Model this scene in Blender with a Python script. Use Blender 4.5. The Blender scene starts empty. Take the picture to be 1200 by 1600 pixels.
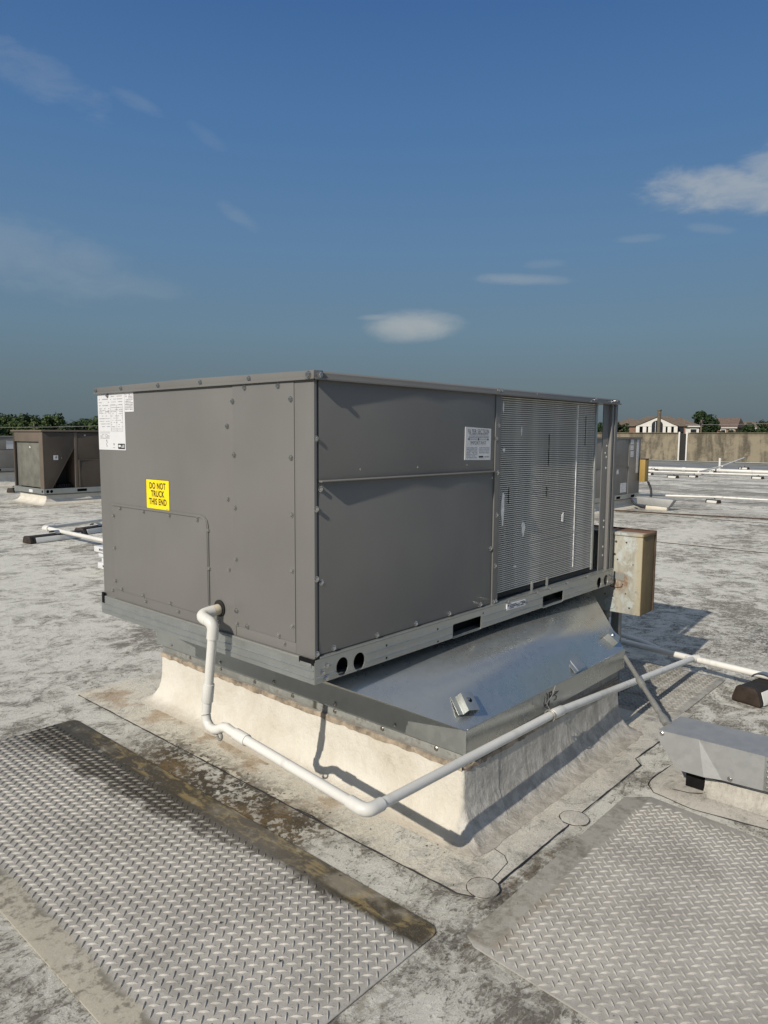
import bpy, bmesh, math, random
from mathutils import Vector, Matrix
R = math.radians
SC = bpy.context.scene
COL = SC.collection
rnd = random.Random(7)

# ------------------------------------------------------------------ camera
cam = bpy.data.cameras.new('camera')
camo = bpy.data.objects.new('camera', cam)
COL.objects.link(camo)
SC.camera = camo
YAW, PITCH, ROLL = 0.730451815, 0.105323333, 0.006082038
f_ = Vector((math.cos(YAW)*math.cos(PITCH), math.sin(YAW)*math.cos(PITCH), -math.sin(PITCH)))
r_ = Vector((math.sin(YAW), -math.cos(YAW), 0))
u_ = r_.cross(f_)
r2 = math.cos(ROLL)*r_ + math.sin(ROLL)*u_
u2 = -math.sin(ROLL)*r_ + math.cos(ROLL)*u_
mw = Matrix((r2, u2, -f_)).transposed().to_4x4()
mw.translation = (-1.30813, -1.42205, 1.23951)
camo.matrix_world = mw
cam.sensor_fit = 'VERTICAL'
cam.sensor_height = 32.0
cam.lens = 32.0*1127.13/1600
cam.clip_start = 0.05
cam.clip_end = 6000

# ------------------------------------------------------------------ node helpers
class S:
    """a socket with arithmetic"""
    def __init__(s, nt, k): s.nt, s.k = nt, k
    def _m(s, op, *a):
        n = s.nt.nodes.new('ShaderNodeMath'); n.operation = op
        for i, v in enumerate((s,)+a):
            if isinstance(v, S): s.nt.links.new(v.k, n.inputs[i])
            else: n.inputs[i].default_value = v
        return S(s.nt, n.outputs[0])
    def __add__(s, o): return s._m('ADD', o)
    def __sub__(s, o): return s._m('SUBTRACT', o)
    def __mul__(s, o): return s._m('MULTIPLY', o)
    def __truediv__(s, o): return s._m('DIVIDE', o)
    def __rsub__(s, o): return (s*-1.0)+o
    __radd__ = __add__
    __rmul__ = __mul__
    def abs(s): return s._m('ABSOLUTE')
    def max(s, o): return s._m('MAXIMUM', o)
    def min(s, o): return s._m('MINIMUM', o)
    def pow(s, o): return s._m('POWER', o)
    def ss(s, a, b):
        n = s.nt.nodes.new('ShaderNodeMapRange'); n.interpolation_type = 'SMOOTHSTEP'
        n.inputs[1].default_value, n.inputs[2].default_value = a, b
        s.nt.links.new(s.k, n.inputs[0]); return S(s.nt, n.outputs[0])

class MatB:
    def __init__(b, name, world=None):
        if world: b.nt = world.node_tree
        else:
            b.m = bpy.data.materials.new(name); b.m.use_nodes = True; b.nt = b.m.node_tree
            b.p = b.nt.nodes['Principled BSDF']
    def node(b, t): return b.nt.nodes.new(t)
    def pos(b):
        n = b.node('ShaderNodeNewGeometry'); return n.outputs['Position']
    def obj(b):
        n = b.node('ShaderNodeTexCoord'); return n.outputs['Object']
    def sep(b, v):
        n = b.node('ShaderNodeSeparateXYZ'); b.nt.links.new(v, n.inputs[0])
        return [S(b.nt, n.outputs[i]) for i in range(3)]
    def scale(b, v, sc):
        n = b.node('ShaderNodeVectorMath'); n.operation = 'MULTIPLY'
        b.nt.links.new(v, n.inputs[0]); n.inputs[1].default_value = sc if hasattr(sc, '__len__') else (sc,)*3
        return n.outputs[0]
    def noise(b, v, sc=1, det=4, rough=.5, dist=0):
        n = b.node('ShaderNodeTexNoise'); b.nt.links.new(v, n.inputs['Vector'])
        n.inputs['Scale'].default_value = sc; n.inputs['Detail'].default_value = det
        n.inputs['Roughness'].default_value = rough; n.inputs['Distortion'].default_value = dist
        return S(b.nt, n.outputs['Fac'])
    def voro(b, v, sc=1, out='Color', feat='F1'):
        n = b.node('ShaderNodeTexVoronoi'); b.nt.links.new(v, n.inputs['Vector']); n.feature = feat
        n.inputs['Scale'].default_value = sc
        if out == 'Color':
            return b.sep(n.outputs['Color'])[0]
        return S(b.nt, n.outputs['Distance'])
    def mix(b, a, c, f):
        n = b.node('ShaderNodeMix'); n.data_type = 'RGBA'
        for v, i in ((f, 0), (a, 6), (c, 7)):
            if isinstance(v, S): b.nt.links.new(v.k, n.inputs[i])
            elif isinstance(v, (int, float)): n.inputs[i].default_value = v
            else: n.inputs[i].default_value = (*v, 1)
        return S(b.nt, n.outputs[2])
    def ramp(b, f, stops):
        n = b.node('ShaderNodeValToRGB'); b.nt.links.new(f.k, n.inputs[0])
        el = n.color_ramp.elements
        for i, (p, c) in enumerate(stops):
            e = el[i] if i < 2 else el.new(p)
            e.position = p; e.color = (*c, 1)
        return S(b.nt, n.outputs[0])
    def set(b, color=None, rough=None, metal=None, spec=None, bump=None, bstr=.3, bdist=.01):
        def put(v, k):
            if v is None: return
            if isinstance(v, S): b.nt.links.new(v.k, b.p.inputs[k])
            elif isinstance(v, tuple): b.p.inputs[k].default_value = (*v, 1)
            else: b.p.inputs[k].default_value = v
        put(color, 'Base Color'); put(rough, 'Roughness'); put(metal, 'Metallic'); put(spec, 'Specular IOR Level')
        if bump is not None:
            n = b.node('ShaderNodeBump'); n.inputs['Strength'].default_value = bstr; n.inputs['Distance'].default_value = bdist
            b.nt.links.new(bump.k, n.inputs['Height']); b.nt.links.new(n.outputs[0], b.p.inputs['Normal'])
        return b.m

# ------------------------------------------------------------------ sky, sun, exposure
SUN_EL, SUN_AZ = R(33.0), R(185.5)          # direction towards the sun: azimuth from +X, counter-clockwise
world = bpy.data.worlds.new('World'); SC.world = world; world.use_nodes = True
W = MatB('', world)
bg = world.node_tree.nodes['Background']
SKY_STRENGTH = 0.1
tc = W.node('ShaderNodeTexCoord')
sx, sy, sz = W.sep(tc.outputs['Generated'])
el = sz._m('ARCSINE')
az = sy._m('ARCTAN2', sx)
sky = W.node('ShaderNodeTexSky'); sky.sky_type = 'NISHITA'; sky.sun_disc = False
sky.sun_elevation = SUN_EL; sky.sun_rotation = R(90) - SUN_AZ
sky.air_density = 1.0; sky.dust_density = 1.5; sky.ozone_density = 2.0
# hazy daylight: the clear-sky model is veiled by a grey-blue haze layer that thickens towards the horizon
elp = el.max(0.0) / 1.6
grad = W.ramp(elp, [(0.0, (.100, .138, .165)), (0.04, (.116, .166, .198)), (.085, (.128, .212, .285)), (.15, (.108, .212, .355)),
                    (.235, (.074, .180, .370)), (.33, (.047, .130, .325)), (.6, (.034, .11, .31)), (1.0, (.03, .10, .28))])
gn = W.node('ShaderNodeMix'); gn.data_type = 'RGBA'; gn.blend_type = 'MULTIPLY'; gn.inputs[0].default_value = 1
W.nt.links.new(grad.k, gn.inputs[6]); gn.inputs[7].default_value = (1/SKY_STRENGTH,)*3 + (1,)
base = W.mix(S(W.nt, sky.outputs[0]), S(W.nt, gn.outputs[2]), .92)
# clouds: (azimuth, elevation, half-width, half-height, tilt, opacity, raggedness)
CL = [(.692, .147, .074, .0235, -.03, .60, .45), (.738, .158, .035, .0055, -.02, .30, .5), (.296, .290, .125, .030, .12, .52, 1.1), (.252, .305, .055, .034, .10, .42, 1.1),
      (.548, .204, .072, .0085, .05, .26, .7), (.520, .222, .03, .007, .0, .09, .8),
      (1.165, .405, .10, .026, .30, .11, 1.5), (1.20, .215, .19, .050, .18, .15, .8), (1.11, .190, .14, .022, .05, .10, .6), (1.047, .391, .035, .010, .25, .11, 1.2),
      (.927, .280, .035, .011, .5, .10, 1.1), (.962, .363, .03, .010, .5, .06, 1.2), (.402, .246, .035, .006, 0, .13, .9),
      (.320, .250, .035, .007, .2, .12, .9), (-.4, .35, .25, .06, .1, .3, 1.2), (2.2, .3, .3, .06, -.1, .3, 1.2),
      (-1.6, .25, .25, .05, 0, .3, 1.2), (2.9, .5, .25, .09, .2, .3, 1.3)]
cv = W.node('ShaderNodeCombineXYZ')
W.nt.links.new(az.k, cv.inputs[0]); W.nt.links.new((el*2.2).k, cv.inputs[1])
nz = W.noise(cv.outputs[0], 16, 7, .62, .4) - .5
nz2 = W.noise(cv.outputs[0], 45, 5, .6) - .5
tot = None
for (a0, e0, wa, wb, tl, op, rg) in CL:
    da, de = az - a0, el - e0
    u = (da*math.cos(tl) + de*math.sin(tl)) / wa
    v = (de*math.cos(tl) - da*math.sin(tl)) / wb
    m = (1.0 - (u*u + v*v)) + nz*(rg*2.0) + nz2*(rg*.6)
    m = m.ss(-.1, 1.25)*op
    tot = m if tot is None else tot.max(m)
# white cirrus added above the view to lift and whiten the fill light
fill_cirrus = W.noise(W.scale(tc.outputs['Generated'], (2.2, 3.4, 2.0)), 1.0, 7, .62, .8).ss(.30, .62)*el.ss(.52, .80)*.92
tot = tot.max(fill_cirrus)
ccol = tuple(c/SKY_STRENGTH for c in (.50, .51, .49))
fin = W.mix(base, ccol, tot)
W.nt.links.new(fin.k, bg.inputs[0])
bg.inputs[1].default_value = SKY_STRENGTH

sun = bpy.data.lights.new('sun', 'SUN'); sun.energy = 4.4; sun.angle = R(.5); sun.color = (1, .918, .795)
suno = bpy.data.objects.new('sun', sun); COL.objects.link(suno)
sd = Vector((math.cos(SUN_EL)*math.cos(SUN_AZ), math.cos(SUN_EL)*math.sin(SUN_AZ), math.sin(SUN_EL)))
suno.rotation_euler = sd.to_track_quat('Z', 'Y').to_euler()
suno.location = sd*30
vs = SC.view_settings
vs.view_transform = 'Standard'; vs.look = 'None'; vs.gamma = 1; vs.use_curve_mapping = False; vs.exposure = 0.0

# ------------------------------------------------------------------ mesh helpers
ORG = {}
def link(o): COL.objects.link(o); return o
def tag(o, label=None, cat=None, group=None, kind=None):
    if label: o['label'] = label
    if cat: o['category'] = cat
    if group: o['group'] = group
    if kind: o['kind'] = kind
    return o
def thing(name, label, cat, loc=(0, 0, 0), group=None):
    o = bpy.data.objects.new(name, None); link(o); o.location = loc; o.empty_display_size = .05
    ORG[o.name] = Vector(loc)
    return tag(o, label, cat, group)

class B:
    def __init__(s): s.bm = bmesh.new()
    def box(s, x0, y0, z0, x1, y1, z1):
        v = [s.bm.verts.new((x, y, z)) for x in (x0, x1) for y in (y0, y1) for z in (z0, z1)]
        for q in ((0, 1, 3, 2), (4, 6, 7, 5), (0, 4, 5, 1), (2, 3, 7, 6), (0, 2, 6, 4), (1, 5, 7, 3)):
            s.bm.faces.new([v[i] for i in q])
        return s
    def prism(s, poly, axis, a, b):
        """2D polygon extruded along axis; axis x: (y,z), y: (x,z), z: (x,y)"""
        def P(p, t):
            return {'x': (t, p[0], p[1]), 'y': (p[0], t, p[1]), 'z': (p[0], p[1], t)}[axis]
        v0 = [s.bm.verts.new(P(p, a)) for p in poly]; v1 = [s.bm.verts.new(P(p, b)) for p in poly]
        n = len(poly)
        s.bm.faces.new(v0); s.bm.faces.new(v1[::-1])
        for i in range(n): s.bm.faces.new((v0[i], v0[(i+1) % n], v1[(i+1) % n], v1[i]))
        return s
    def poly(s, pts): s.bm.faces.new([s.bm.verts.new(p) for p in pts]); return s
    def tube(s, pts, r, seg=12, caps=True, flat=1.0):
        pts = [Vector(p) for p in pts]; rings = []; n = len(pts)
        rr = r if hasattr(r, '__len__') else [r]*n
        ref = Vector((0, 0, 1))
        for i in range(n):
            d = (pts[min(i+1, n-1)] - pts[max(i-1, 0)]).normalized()
            a = d.cross(ref)
            if a.length < .12: a = d.cross(Vector((0, 1, 0))) if abs(d.y) < .9 else d.cross(Vector((1, 0, 0)))
            a.normalize(); b = a.cross(d).normalized()
            if i and a.dot(pa) < 0 and abs(a.dot(pa)) > .5: a, b = -a, -b
            if i:
                a = (pa - d*pa.dot(d)).normalized(); b = a.cross(d).normalized()
            pa = a
            rings.append([s.bm.verts.new(pts[i] + rr[i]*(math.cos(t)*a + flat*math.sin(t)*b)) for t in [2*math.pi*k/seg for k in range(seg)]])
        for i in range(n-1):
            for k in range(seg):
                s.bm.faces.new((rings[i][k], rings[i][(k+1) % seg], rings[i+1][(k+1) % seg], rings[i+1][k]))
        if caps: s.bm.faces.new(rings[0][::-1]); s.bm.faces.new(rings[-1])
        return s
    def grid(s, rows, close=False):
        V = [[s.bm.verts.new(p) for p in r] for r in rows]
        for i in range(len(V)-1):
            n = len(V[i])
            for k in range(n if close else n-1):
                s.bm.faces.new((V[i][k], V[i][(k+1) % n], V[i+1][(k+1) % n], V[i+1][k]))
        return s
    def plate(s, outer, holes, axis, a, b):
        """flat plate with real holes, thickness a..b along axis"""
        def P(p, t):
            return {'x': (t, p[0], p[1]), 'y': (p[0], t, p[1]), 'z': (p[0], p[1], t)}[axis]
        bm = bmesh.new(); ed = []
        for loop in [outer]+holes:
            vs_ = [bm.verts.new(P(p, a)) for p in loop]
            ed += [bm.edges.new((vs_[i], vs_[(i+1) % len(vs_)])) for i in range(len(vs_))]
        bmesh.ops.triangle_fill(bm, edges=ed, use_beauty=True, use_dissolve=False)
        g = bmesh.ops.extrude_face_region(bm, geom=bm.faces[:])
        d = Vector(P((0, 0), b)) - Vector(P((0, 0), a))
        bmesh.ops.translate(bm, vec=d, verts=[v for v in g['geom'] if isinstance(v, bmesh.types.BMVert)])
        me = bpy.data.meshes.new('t'); bm.to_mesh(me); s.bm.from_mesh(me); bpy.data.meshes.remove(me); bm.free()
        return s
    def build(s, name, mat, parent=None, bevel=0, smooth=False, seg=2, kind=None, label=None):
        bm = s.bm
        bmesh.ops.recalc_face_normals(bm, faces=bm.faces[:])
        if bevel:
            es = [e for e in bm.edges if len(e.link_faces) == 2 and e.calc_face_angle(0) > R(35)]
            bmesh.ops.bevel(bm, geom=es, offset=bevel, segments=seg, affect='EDGES', profile=.6, clamp_overlap=True)
        if smooth or bevel:
            for f in bm.faces: f.smooth = True
            for e in bm.edges:
                if len(e.link_faces) == 2 and e.calc_face_angle(0) > R(40): e.smooth = False
        me = bpy.data.meshes.new(name)
        o = bpy.data.objects.new(name, me); link(o)
        org = Vector((0, 0, 0))
        if parent:
            o.parent = parent; org = ORG[parent.name]
            bmesh.ops.translate(bm, vec=-org, verts=bm.verts[:])
        bm.to_mesh(me); bm.free()
        ORG[o.name] = org.copy()
        if mat: me.materials.append(mat)
        return tag(o, label=label, kind=kind)

def inst(src, name, parent, loc, rot=None):
    o = bpy.data.objects.new(name, src.data if hasattr(src, 'data') else src); link(o); o.parent = parent
    o.location = Vector(loc) - (ORG[parent.name] if parent else Vector())
    if rot is not None: o.rotation_euler = rot
    return o
def kids(o): return [c for c in bpy.data.objects if c.parent == o]
CH = {}
def dup(o, loc, rz=0, sc=1, label=None):
    r = o.copy(); link(r); r.location = loc; r.rotation_euler = (0, 0, rz); r.scale = (sc,)*3
    if label: r['label'] = label
    if o.name not in CH: CH[o.name] = [(c, kids(c)) for c in kids(o)]
    for c, gs in CH[o.name]:
        d = c.copy(); link(d); d.parent = r
        for g in gs: h = g.copy(); link(h); h.parent = d
    return r
def circ(cx, cy, r, n=20, ry=None): return [(cx+r*math.cos(2*math.pi*i/n), cy+(ry or r)*math.sin(2*math.pi*i/n)) for i in range(n)]
def rect(x0, y0, x1, y1): return [(x0, y0), (x1, y0), (x1, y1), (x0, y1)]
def rrect(x0, y0, x1, y1, r, n=5):
    out = []
    for cx, cy, a in ((x1-r, y1-r, 0), (x0+r, y1-r, 90), (x0+r, y0+r, 180), (x1-r, y0+r, 270)):
        out += [(cx+r*math.cos(R(a+90*i/n)), cy+r*math.sin(R(a+90*i/n))) for i in range(n+1)]
    return out
def text_mesh(s, size, sx=1.0, bold=0.0):
    c = bpy.data.curves.new('lettering', 'FONT'); c.body = s; c.size = size; c.align_x = 'CENTER'; c.align_y = 'CENTER'; c.offset = bold
    c.space_line = .95; c.space_character = 1.08
    o = bpy.data.objects.new('lettering', c); link(o)
    dg = bpy.context.evaluated_depsgraph_get()
    me = bpy.data.meshes.new_from_object(o.evaluated_get(dg))
    bpy.data.objects.remove(o); bpy.data.curves.remove(c)
    me.transform(Matrix.Diagonal((sx, 1, 1, 1)))
    return me
# text lying on a face: 'x' faces -X (reads along -Y), 'y' faces -Y (reads along +X), 'z' lies flat
FACE = {'x': Matrix(((0, 0, -1), (-1, 0, 0), (0, 1, 0))), 'y': Matrix(((1, 0, 0), (0, 0, -1), (0, 1, 0)))}
def text(s, size, face, loc, mat, parent, sx=1.0, bold=0.0, name='lettering'):
    me = text_mesh(s, size, sx, bold); me.name = name
    me.transform(FACE[face].to_4x4())
    me.materials.append(mat)
    o = bpy.data.objects.new(name, me); link(o); o.parent = parent
    o.location = Vector(loc) - ORG[parent.name]
    return o

# ------------------------------------------------------------------ materials
def dirt_masks(b):
    """moss and wet-dirt stains on the roof around the unit, in world metres"""
    P = b.pos(); x, y, z = b.sep(P)
    nA = b.noise(P, 9, 7, .65, .6); nB = b.noise(P, 38, 6, .7, .3); nC = b.noise(P, 3.2, 4, .55)
    band = (x + (nA-.5)*.10).ss(-.01, .06) * (1.0 - (x + (nA-.5)*.30 + (nC-.5)*.18).ss(.17, .30))
    along = (y + (nC-.5)*.5).ss(-.05, .22) * (1.0 - (y + (nC-.5)*.4).ss(.95, 1.35))
    black = band*along*((nB*.75 + nA*.45 + (nC-.5)*.25).ss(.54, .61)).max(band*along*(nA*.6+nC*.5).ss(.58, .64)*.85)
    # seam by the pad corners
    seam = (1.0 - (x + (nA-.5)*.10 - .05).abs().ss(.015, .07)) * (1.0 - (y + .40).abs().ss(.06, .2)) * (nB + (nA-.5)).ss(.38, .62)
    seam2 = (1.0 - (y + (nA-.5)*.08 + .445).abs().ss(.010, .045)) * (x.ss(.0, .1)) * (1.0-x.ss(.6, .8)) * (nB + (nA-.5)).ss(.35, .6)
    seam3 = (1.0 - (y + (nA-.5)*.12 + .43).abs().ss(.02, .09)) * (1.0-x.ss(-.02, .1)) * x.ss(-.7, -.3) * nB.ss(.4, .62)
    brown = band*along*(nC*.6+nA*.5).ss(.44, .58)
    return x, y, z, nA, nB, nC, brown*.6, black.max(seam*.8).max(seam2*.75).max(seam3*.55)

def roof_mat(name, cream=0.0):
    b = MatB(name); x, y, z, nA, nB, nC, brn, blk = dirt_masks(b)
    P = b.pos()
    n0 = b.noise(b.scale(P, (.55, .22, 1)), 1.0, 5, .6, .4)
    n1 = b.noise(P, 1.3, 7, .62, .8); n2 = b.noise(P, 8, 9, .74, .7); n3 = b.noise(P, 60, 6, .78, .3)
    n4 = b.noise(b.scale(P, (1, 2.2, 1)), 19, 8, .78, 1.6); n5 = b.noise(P, 150, 4, .7)
    c = b.mix((.62, .61, .555), (.43, .42, .375), (n2*.6 + n1*.4).ss(.46, .58))
    c = b.mix(c, (.70, .685, .63), (n4*.6+n3*.4).ss(.49, .58)*.85)
    c = b.mix(c, (.215, .20, .175), (n2*.5 + n4*.45 + (n1-.5)*.45).ss(.475, .56)*(.50-cream*.26))
    c = b.mix(c, (.105, .09, .07), (n4*.6 + n3*.32 + (n1-.5)*.30 + (n2-.5)*.35).ss(.485, .535)*(.66-cream*.28))
    c = b.mix(c, (.11, .10, .085), (n5*.6+n3*.5).ss(.575, .64)*(n2.ss(.40, .55))*.75)
    # the far field is streaked with broad dirty bands
    far = (x*.75 + y*.66).ss(5, 15)
    st = b.noise(b.scale(P, (.34, .15, 1)), 1.0, 7, .66, 1.2); st2 = b.noise(b.scale(P, (.9, .5, 1)), 1.0, 7, .7, 1.0)
    c = b.mix(c, (.235, .225, .205), far*(st*.6+st2*.45).ss(.50, .62)*.85)
    c = b.mix(c, (.63, .61, .57), far*(1.0-(st*.6+st2*.45).ss(.41, .50))*.75)
    c = b.mix(c, (.10, .095, .085), far*(st2*.6+n0*.5).ss(.60, .70)*.7)
    # dark blotches by the right-hand pipe support
    bl = (1.0 - ((((x-3.5)*(x-3.5)) + ((y+.55)*(y+.55)))._m('SQRT') + (nC-.5)*.8).ss(.2, .85)) * (n4*.6+nB*.5).ss(.48, .60)
    c = b.mix(c, (.075, .068, .058), bl*.9)
    if cream:
        near = 1.0-(y + (nA-.5)*.3).ss(-.45, -.20)
        c = b.mix(c, b.mix((.63, .585, .485), (.52, .49, .44), near), (1.0-(nA*.5+n2*.6).ss(.52, .66))*.72*cream)
        rust = (1.0-(x-.33 + (nB-.5)*.16).abs().ss(.03, .16))*(nC*.6+nA*.5).ss(.53, .62)*y.ss(.1, .3)
        c = b.mix(c, (.33, .21, .10), rust*.6)
    c = b.mix(c, b.mix((.20, .165, .115), (.27, .235, .175), nB.ss(.4, .6)), brn)
    c = b.mix(c, b.mix((.045, .038, .028), (.15, .10, .045), (nC*.6+nB*.4).ss(.47, .58)), blk*.94)
    h = n2*.5 + n3*.35 + n4*.6
    return b.set(c, rough=.80, spec=.25, bump=h, bstr=.95, bdist=.016)

def pad_mat(name, tread=False):
    b = MatB(name); x, y, z, nA, nB, nC, brn, blk = dirt_masks(b); P = b.pos()
    n2 = b.noise(P, 5, 7, .7, .4); n3 = b.noise(P, 60, 5, .7)
    k = 1.22 if tread else 1.0
    c = b.mix(tuple(k*v for v in (.385, .372, .345)), tuple(k*v for v in (.275, .265, .245)), (n2*.7+n3*.4).ss(.42, .70))
    # left pad: algae border and black wash along its inner edge
    inA = (1.0 - x.ss(.056, .07)) * y.ss(-.43, -.39)
    # inner border strip: mossy yellow-brown and black clumps, fading to pale at the far end
    brd = inA * x.ss(-.04, -.02)
    nM = b.noise(b.scale(P, (34, 9, 1)), 1.0, 6, .7, .8)
    moss = b.mix((.235, .175, .068), (.045, .034, .017), (nM*.75+nB*.25+(nA-.5)*.5).ss(.40, .52))
    moss = b.mix(moss, (.40, .36, .28), (nC*.8+nA*.3).ss(.58, .68)*.5)
    c = b.mix(c, moss, brd*.95)
    wash = inA * (x + (nA-.5)*.22 + (nC-.5)*.16 + y.ss(-.1, .9)*.11).ss(-.065, -.02) * (1.0 - x.ss(-.022, -.008))
    c = b.mix(c, (.045, .038, .027), wash*(.95 if not tread else .74)*(nB*.4+.78 - (1.0-(y+.25)).ss(.9, 1.6)*.0))
    far = inA * (y + (nA-.5)*.25).ss(1.15, 1.5) * x.ss(-.45, -.1)
    c = b.mix(c, (.05, .045, .035), far*.75)
    # outer border
    ob = (1.0 - (x + (nA-.5)*.05).ss(-.598, -.570)) * (1.0-y.ss(1.58, 1.6))
    c = b.mix(c, b.mix((.37, .345, .28), (.15, .135, .105), (nA*.5+nB*.55 + (x+.625)*1.2).ss(.50, .60)), ob*.9)
    # right pad: stained inner corner
    st = x.ss(.07, .09) * (y + (nA-.5)*.16 + (nC-.5)*.2).ss(-.60, -.50) * (1.0-(x + (nA-.5)*.3).ss(.34, .52))
    c = b.mix(c, b.mix((.20, .155, .09), (.27, .255, .22), nC.ss(.42, .56)), st*.72)
    br = x.ss(.07, .09) * y.ss(-.535, -.522)
    c = b.mix(c, b.mix((.33, .32, .29), (.15, .14, .115), (nA*.6+nB*.5).ss(.48, .68)), br*.85)
    pale = (1.0 - ((((x+.2)*(x+.2)) + ((y-.25)*(y-.25)))._m('SQRT') + (nA-.5)*.4).ss(.1, .45))
    c = b.mix(c, (.5*k*.8, .48*k*.8, .45*k*.8), pale*.25)
    c = b.mix(c, (.07, .06, .05), n3.ss(.64, .70)*(n2.ss(.48, .58))*.6)
    n6 = b.noise(P, 330, 3, .7); n7 = b.noise(P, 26, 6, .7, .5)
    c = b.mix(c, tuple(k*v for v in (.20, .19, .17)), n6.ss(.52, .66)*.45)
    c = b.mix(c, tuple(k*v for v in (.48, .465, .43)), n7.ss(.55, .70)*.4)
    return b.set(c, rough=.55 if tread else .70, spec=.35, bump=n3*.6+n2*.3, bstr=.35, bdist=.006)

def paint(name, c, rough=.42, var=.06, dirt=0.0):
    b = MatB(name); P = b.obj()
    n1 = b.noise(P, 2.2, 3, .5); n2 = b.noise(P, 260, 2, .5); n3 = b.noise(b.scale(P, (9, 9, 1.6)), 1, 6, .65)
    lo = tuple(v*(1-var) for v in c); hi = tuple(v*(1+var) for v in c)
    col = b.mix(lo, hi, n1.ss(.35, .65))
    if dirt: col = b.mix(col, (.10, .085, .065), n3.ss(.52, .75)*dirt)
    rg = (n3-.5)*.25 + rough
    return b.set(col, rough=rg, spec=.42, bump=n1*1.0 + n2*.004, bstr=.35, bdist=.014)

def galv(name, c=(.46, .475, .48), rough=.40, span=45, metal=.85, dirt=.0, warp=.0):
    b = MatB(name); P = b.obj()
    v = b.voro(P, span); n1 = b.noise(P, 6, 5, .6); n2 = b.noise(P, 1.6, 2, .5); n3 = b.noise(P, 120, 4, .7)
    col = b.mix(tuple(x*.82 for x in c), tuple(x*1.10 for x in c), v*.22 + n1*.78)
    col = b.mix(col, (.17, .155, .13), (n1*.6+n3*.5).ss(.5, .75)*dirt)
    h = n3*.02 + n2*warp
    return b.set(col, rough=(v-.5)*.06 + (n1-.5)*.22 + rough + dirt*.15, metal=metal, bump=h, bstr=.5, bdist=.02)

def plain(name, c, rough=.6, metal=0, spec=.4, nsc=30, var=.25):
    b = MatB(name); n = b.noise(b.obj(), nsc, 5, .65)
    return b.set(b.mix(tuple(v*(1-var) for v in c), tuple(min(v*(1+var), .95) for v in c), n.ss(.3, .7)), rough=rough, metal=metal, spec=spec, bump=n, bstr=.15, bdist=.004)

M = {}
M['roof'] = roof_mat('weathered roof membrane')
M['skirt'] = roof_mat('cream roof membrane', 1.0)
M['pad'] = pad_mat('walkway rubber')
M['tread'] = pad_mat('walkway tread', True)
M['unit'] = paint('taupe grey enamel', (.156, .153, .147), .42, .05, .07)
M['unit2'] = paint('weathered grey enamel', (.20, .19, .175), .5, .1, .25)
M['brown'] = paint('brown enamel', (.066, .052, .040), .5, .12, .25)
M['brown_lt'] = paint('light brown enamel', (.125, .10, .078), .55, .1, .2)
M['galv'] = galv('galvanised steel', (.40, .42, .41), .40, 38, .75)
def deck_mat():
    b = MatB('bright galvanised sheet'); P = b.obj(); v = b.voro(P, 60); n1 = b.noise(P, 5, 5, .6); n2 = b.noise(P, 2.2, 2, .5); n3 = b.noise(P, 140, 4, .7)
    sc_ = b.noise(b.scale(P, (3, 22, 22)), 1, 6, .7, 1.0)
    col = b.mix((.42, .435, .42), (.50, .515, .50), v*.3 + n1*.7)
    col = b.mix(col, (.30, .295, .27), sc_.ss(.60, .70)*n1.ss(.5, .6)*.6)
    return b.set(col, rough=(n1-.5)*.22 + (v-.5)*.05 + .29, metal=.80, bump=n2*.6, bstr=.45, bdist=.02)
M['galv_deck'] = deck_mat()
M['galv_old'] = galv('old galvanised steel', (.30, .305, .29), .62, 60, .55, .5)
M['galv_hood'] = galv('dull galvanised sheet', (.40, .41, .41), .55, 40, .6, .2, .2)
M['screw'] = galv('zinc screw', (.52, .51, .49), .20, 10, .95)
M['black'] = plain('black rubber', (.018, .017, .016), .7)
M['hole'] = plain('dark hollow', (.01, .01, .01), .9, spec=.1)
M['pvc'] = paint('white pvc', (.64, .635, .60), .38, .06, .32)
M['cream'] = paint('cream collar', (.62, .56, .42), .5, .1, .3)
M['label'] = plain('white label film', (.62, .63, .65), .45, nsc=3, var=.03)
M['ink'] = plain('black ink', (.02, .02, .022), .6)
M['ink_grey'] = plain('grey fine print', (.30, .30, .32), .6)
M['yellow'] = plain('yellow sticker', (.93, .70, .008), .4, nsc=4, var=.03)
M['supp_white'] = paint('white reflective strip', (.66, .66, .63), .5, .1, .35)
M['rustbrown'] = plain('rusty brown', (.065, .042, .028), .8, nsc=20, var=.5)
M['endcap'] = plain('dark brown plastic', (.028, .019, .014), .6, nsc=12, var=.5)
M['concrete_dark'] = plain('dark concrete', (.15, .14, .13), .8)
M['white'] = plain('white painted wood', (.62, .61, .58), .6, nsc=2, var=.05)
M['bark'] = plain('bark', (.085, .065, .048), .9)
M['wood'] = plain('weathered pole wood', (.13, .11, .085), .9, nsc=6)
M['sealant'] = plain('weathered sealant', (.29, .24, .185), .85, nsc=14, var=.55)
M['moss'] = plain('dark moss', (.055, .05, .03), .95, nsc=60, var=.6)
M['cable'] = plain('black cable', (.03, .03, .032), .5)
M['wire'] = plain('steel wire', (.3, .29, .26), .5, .4)

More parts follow.
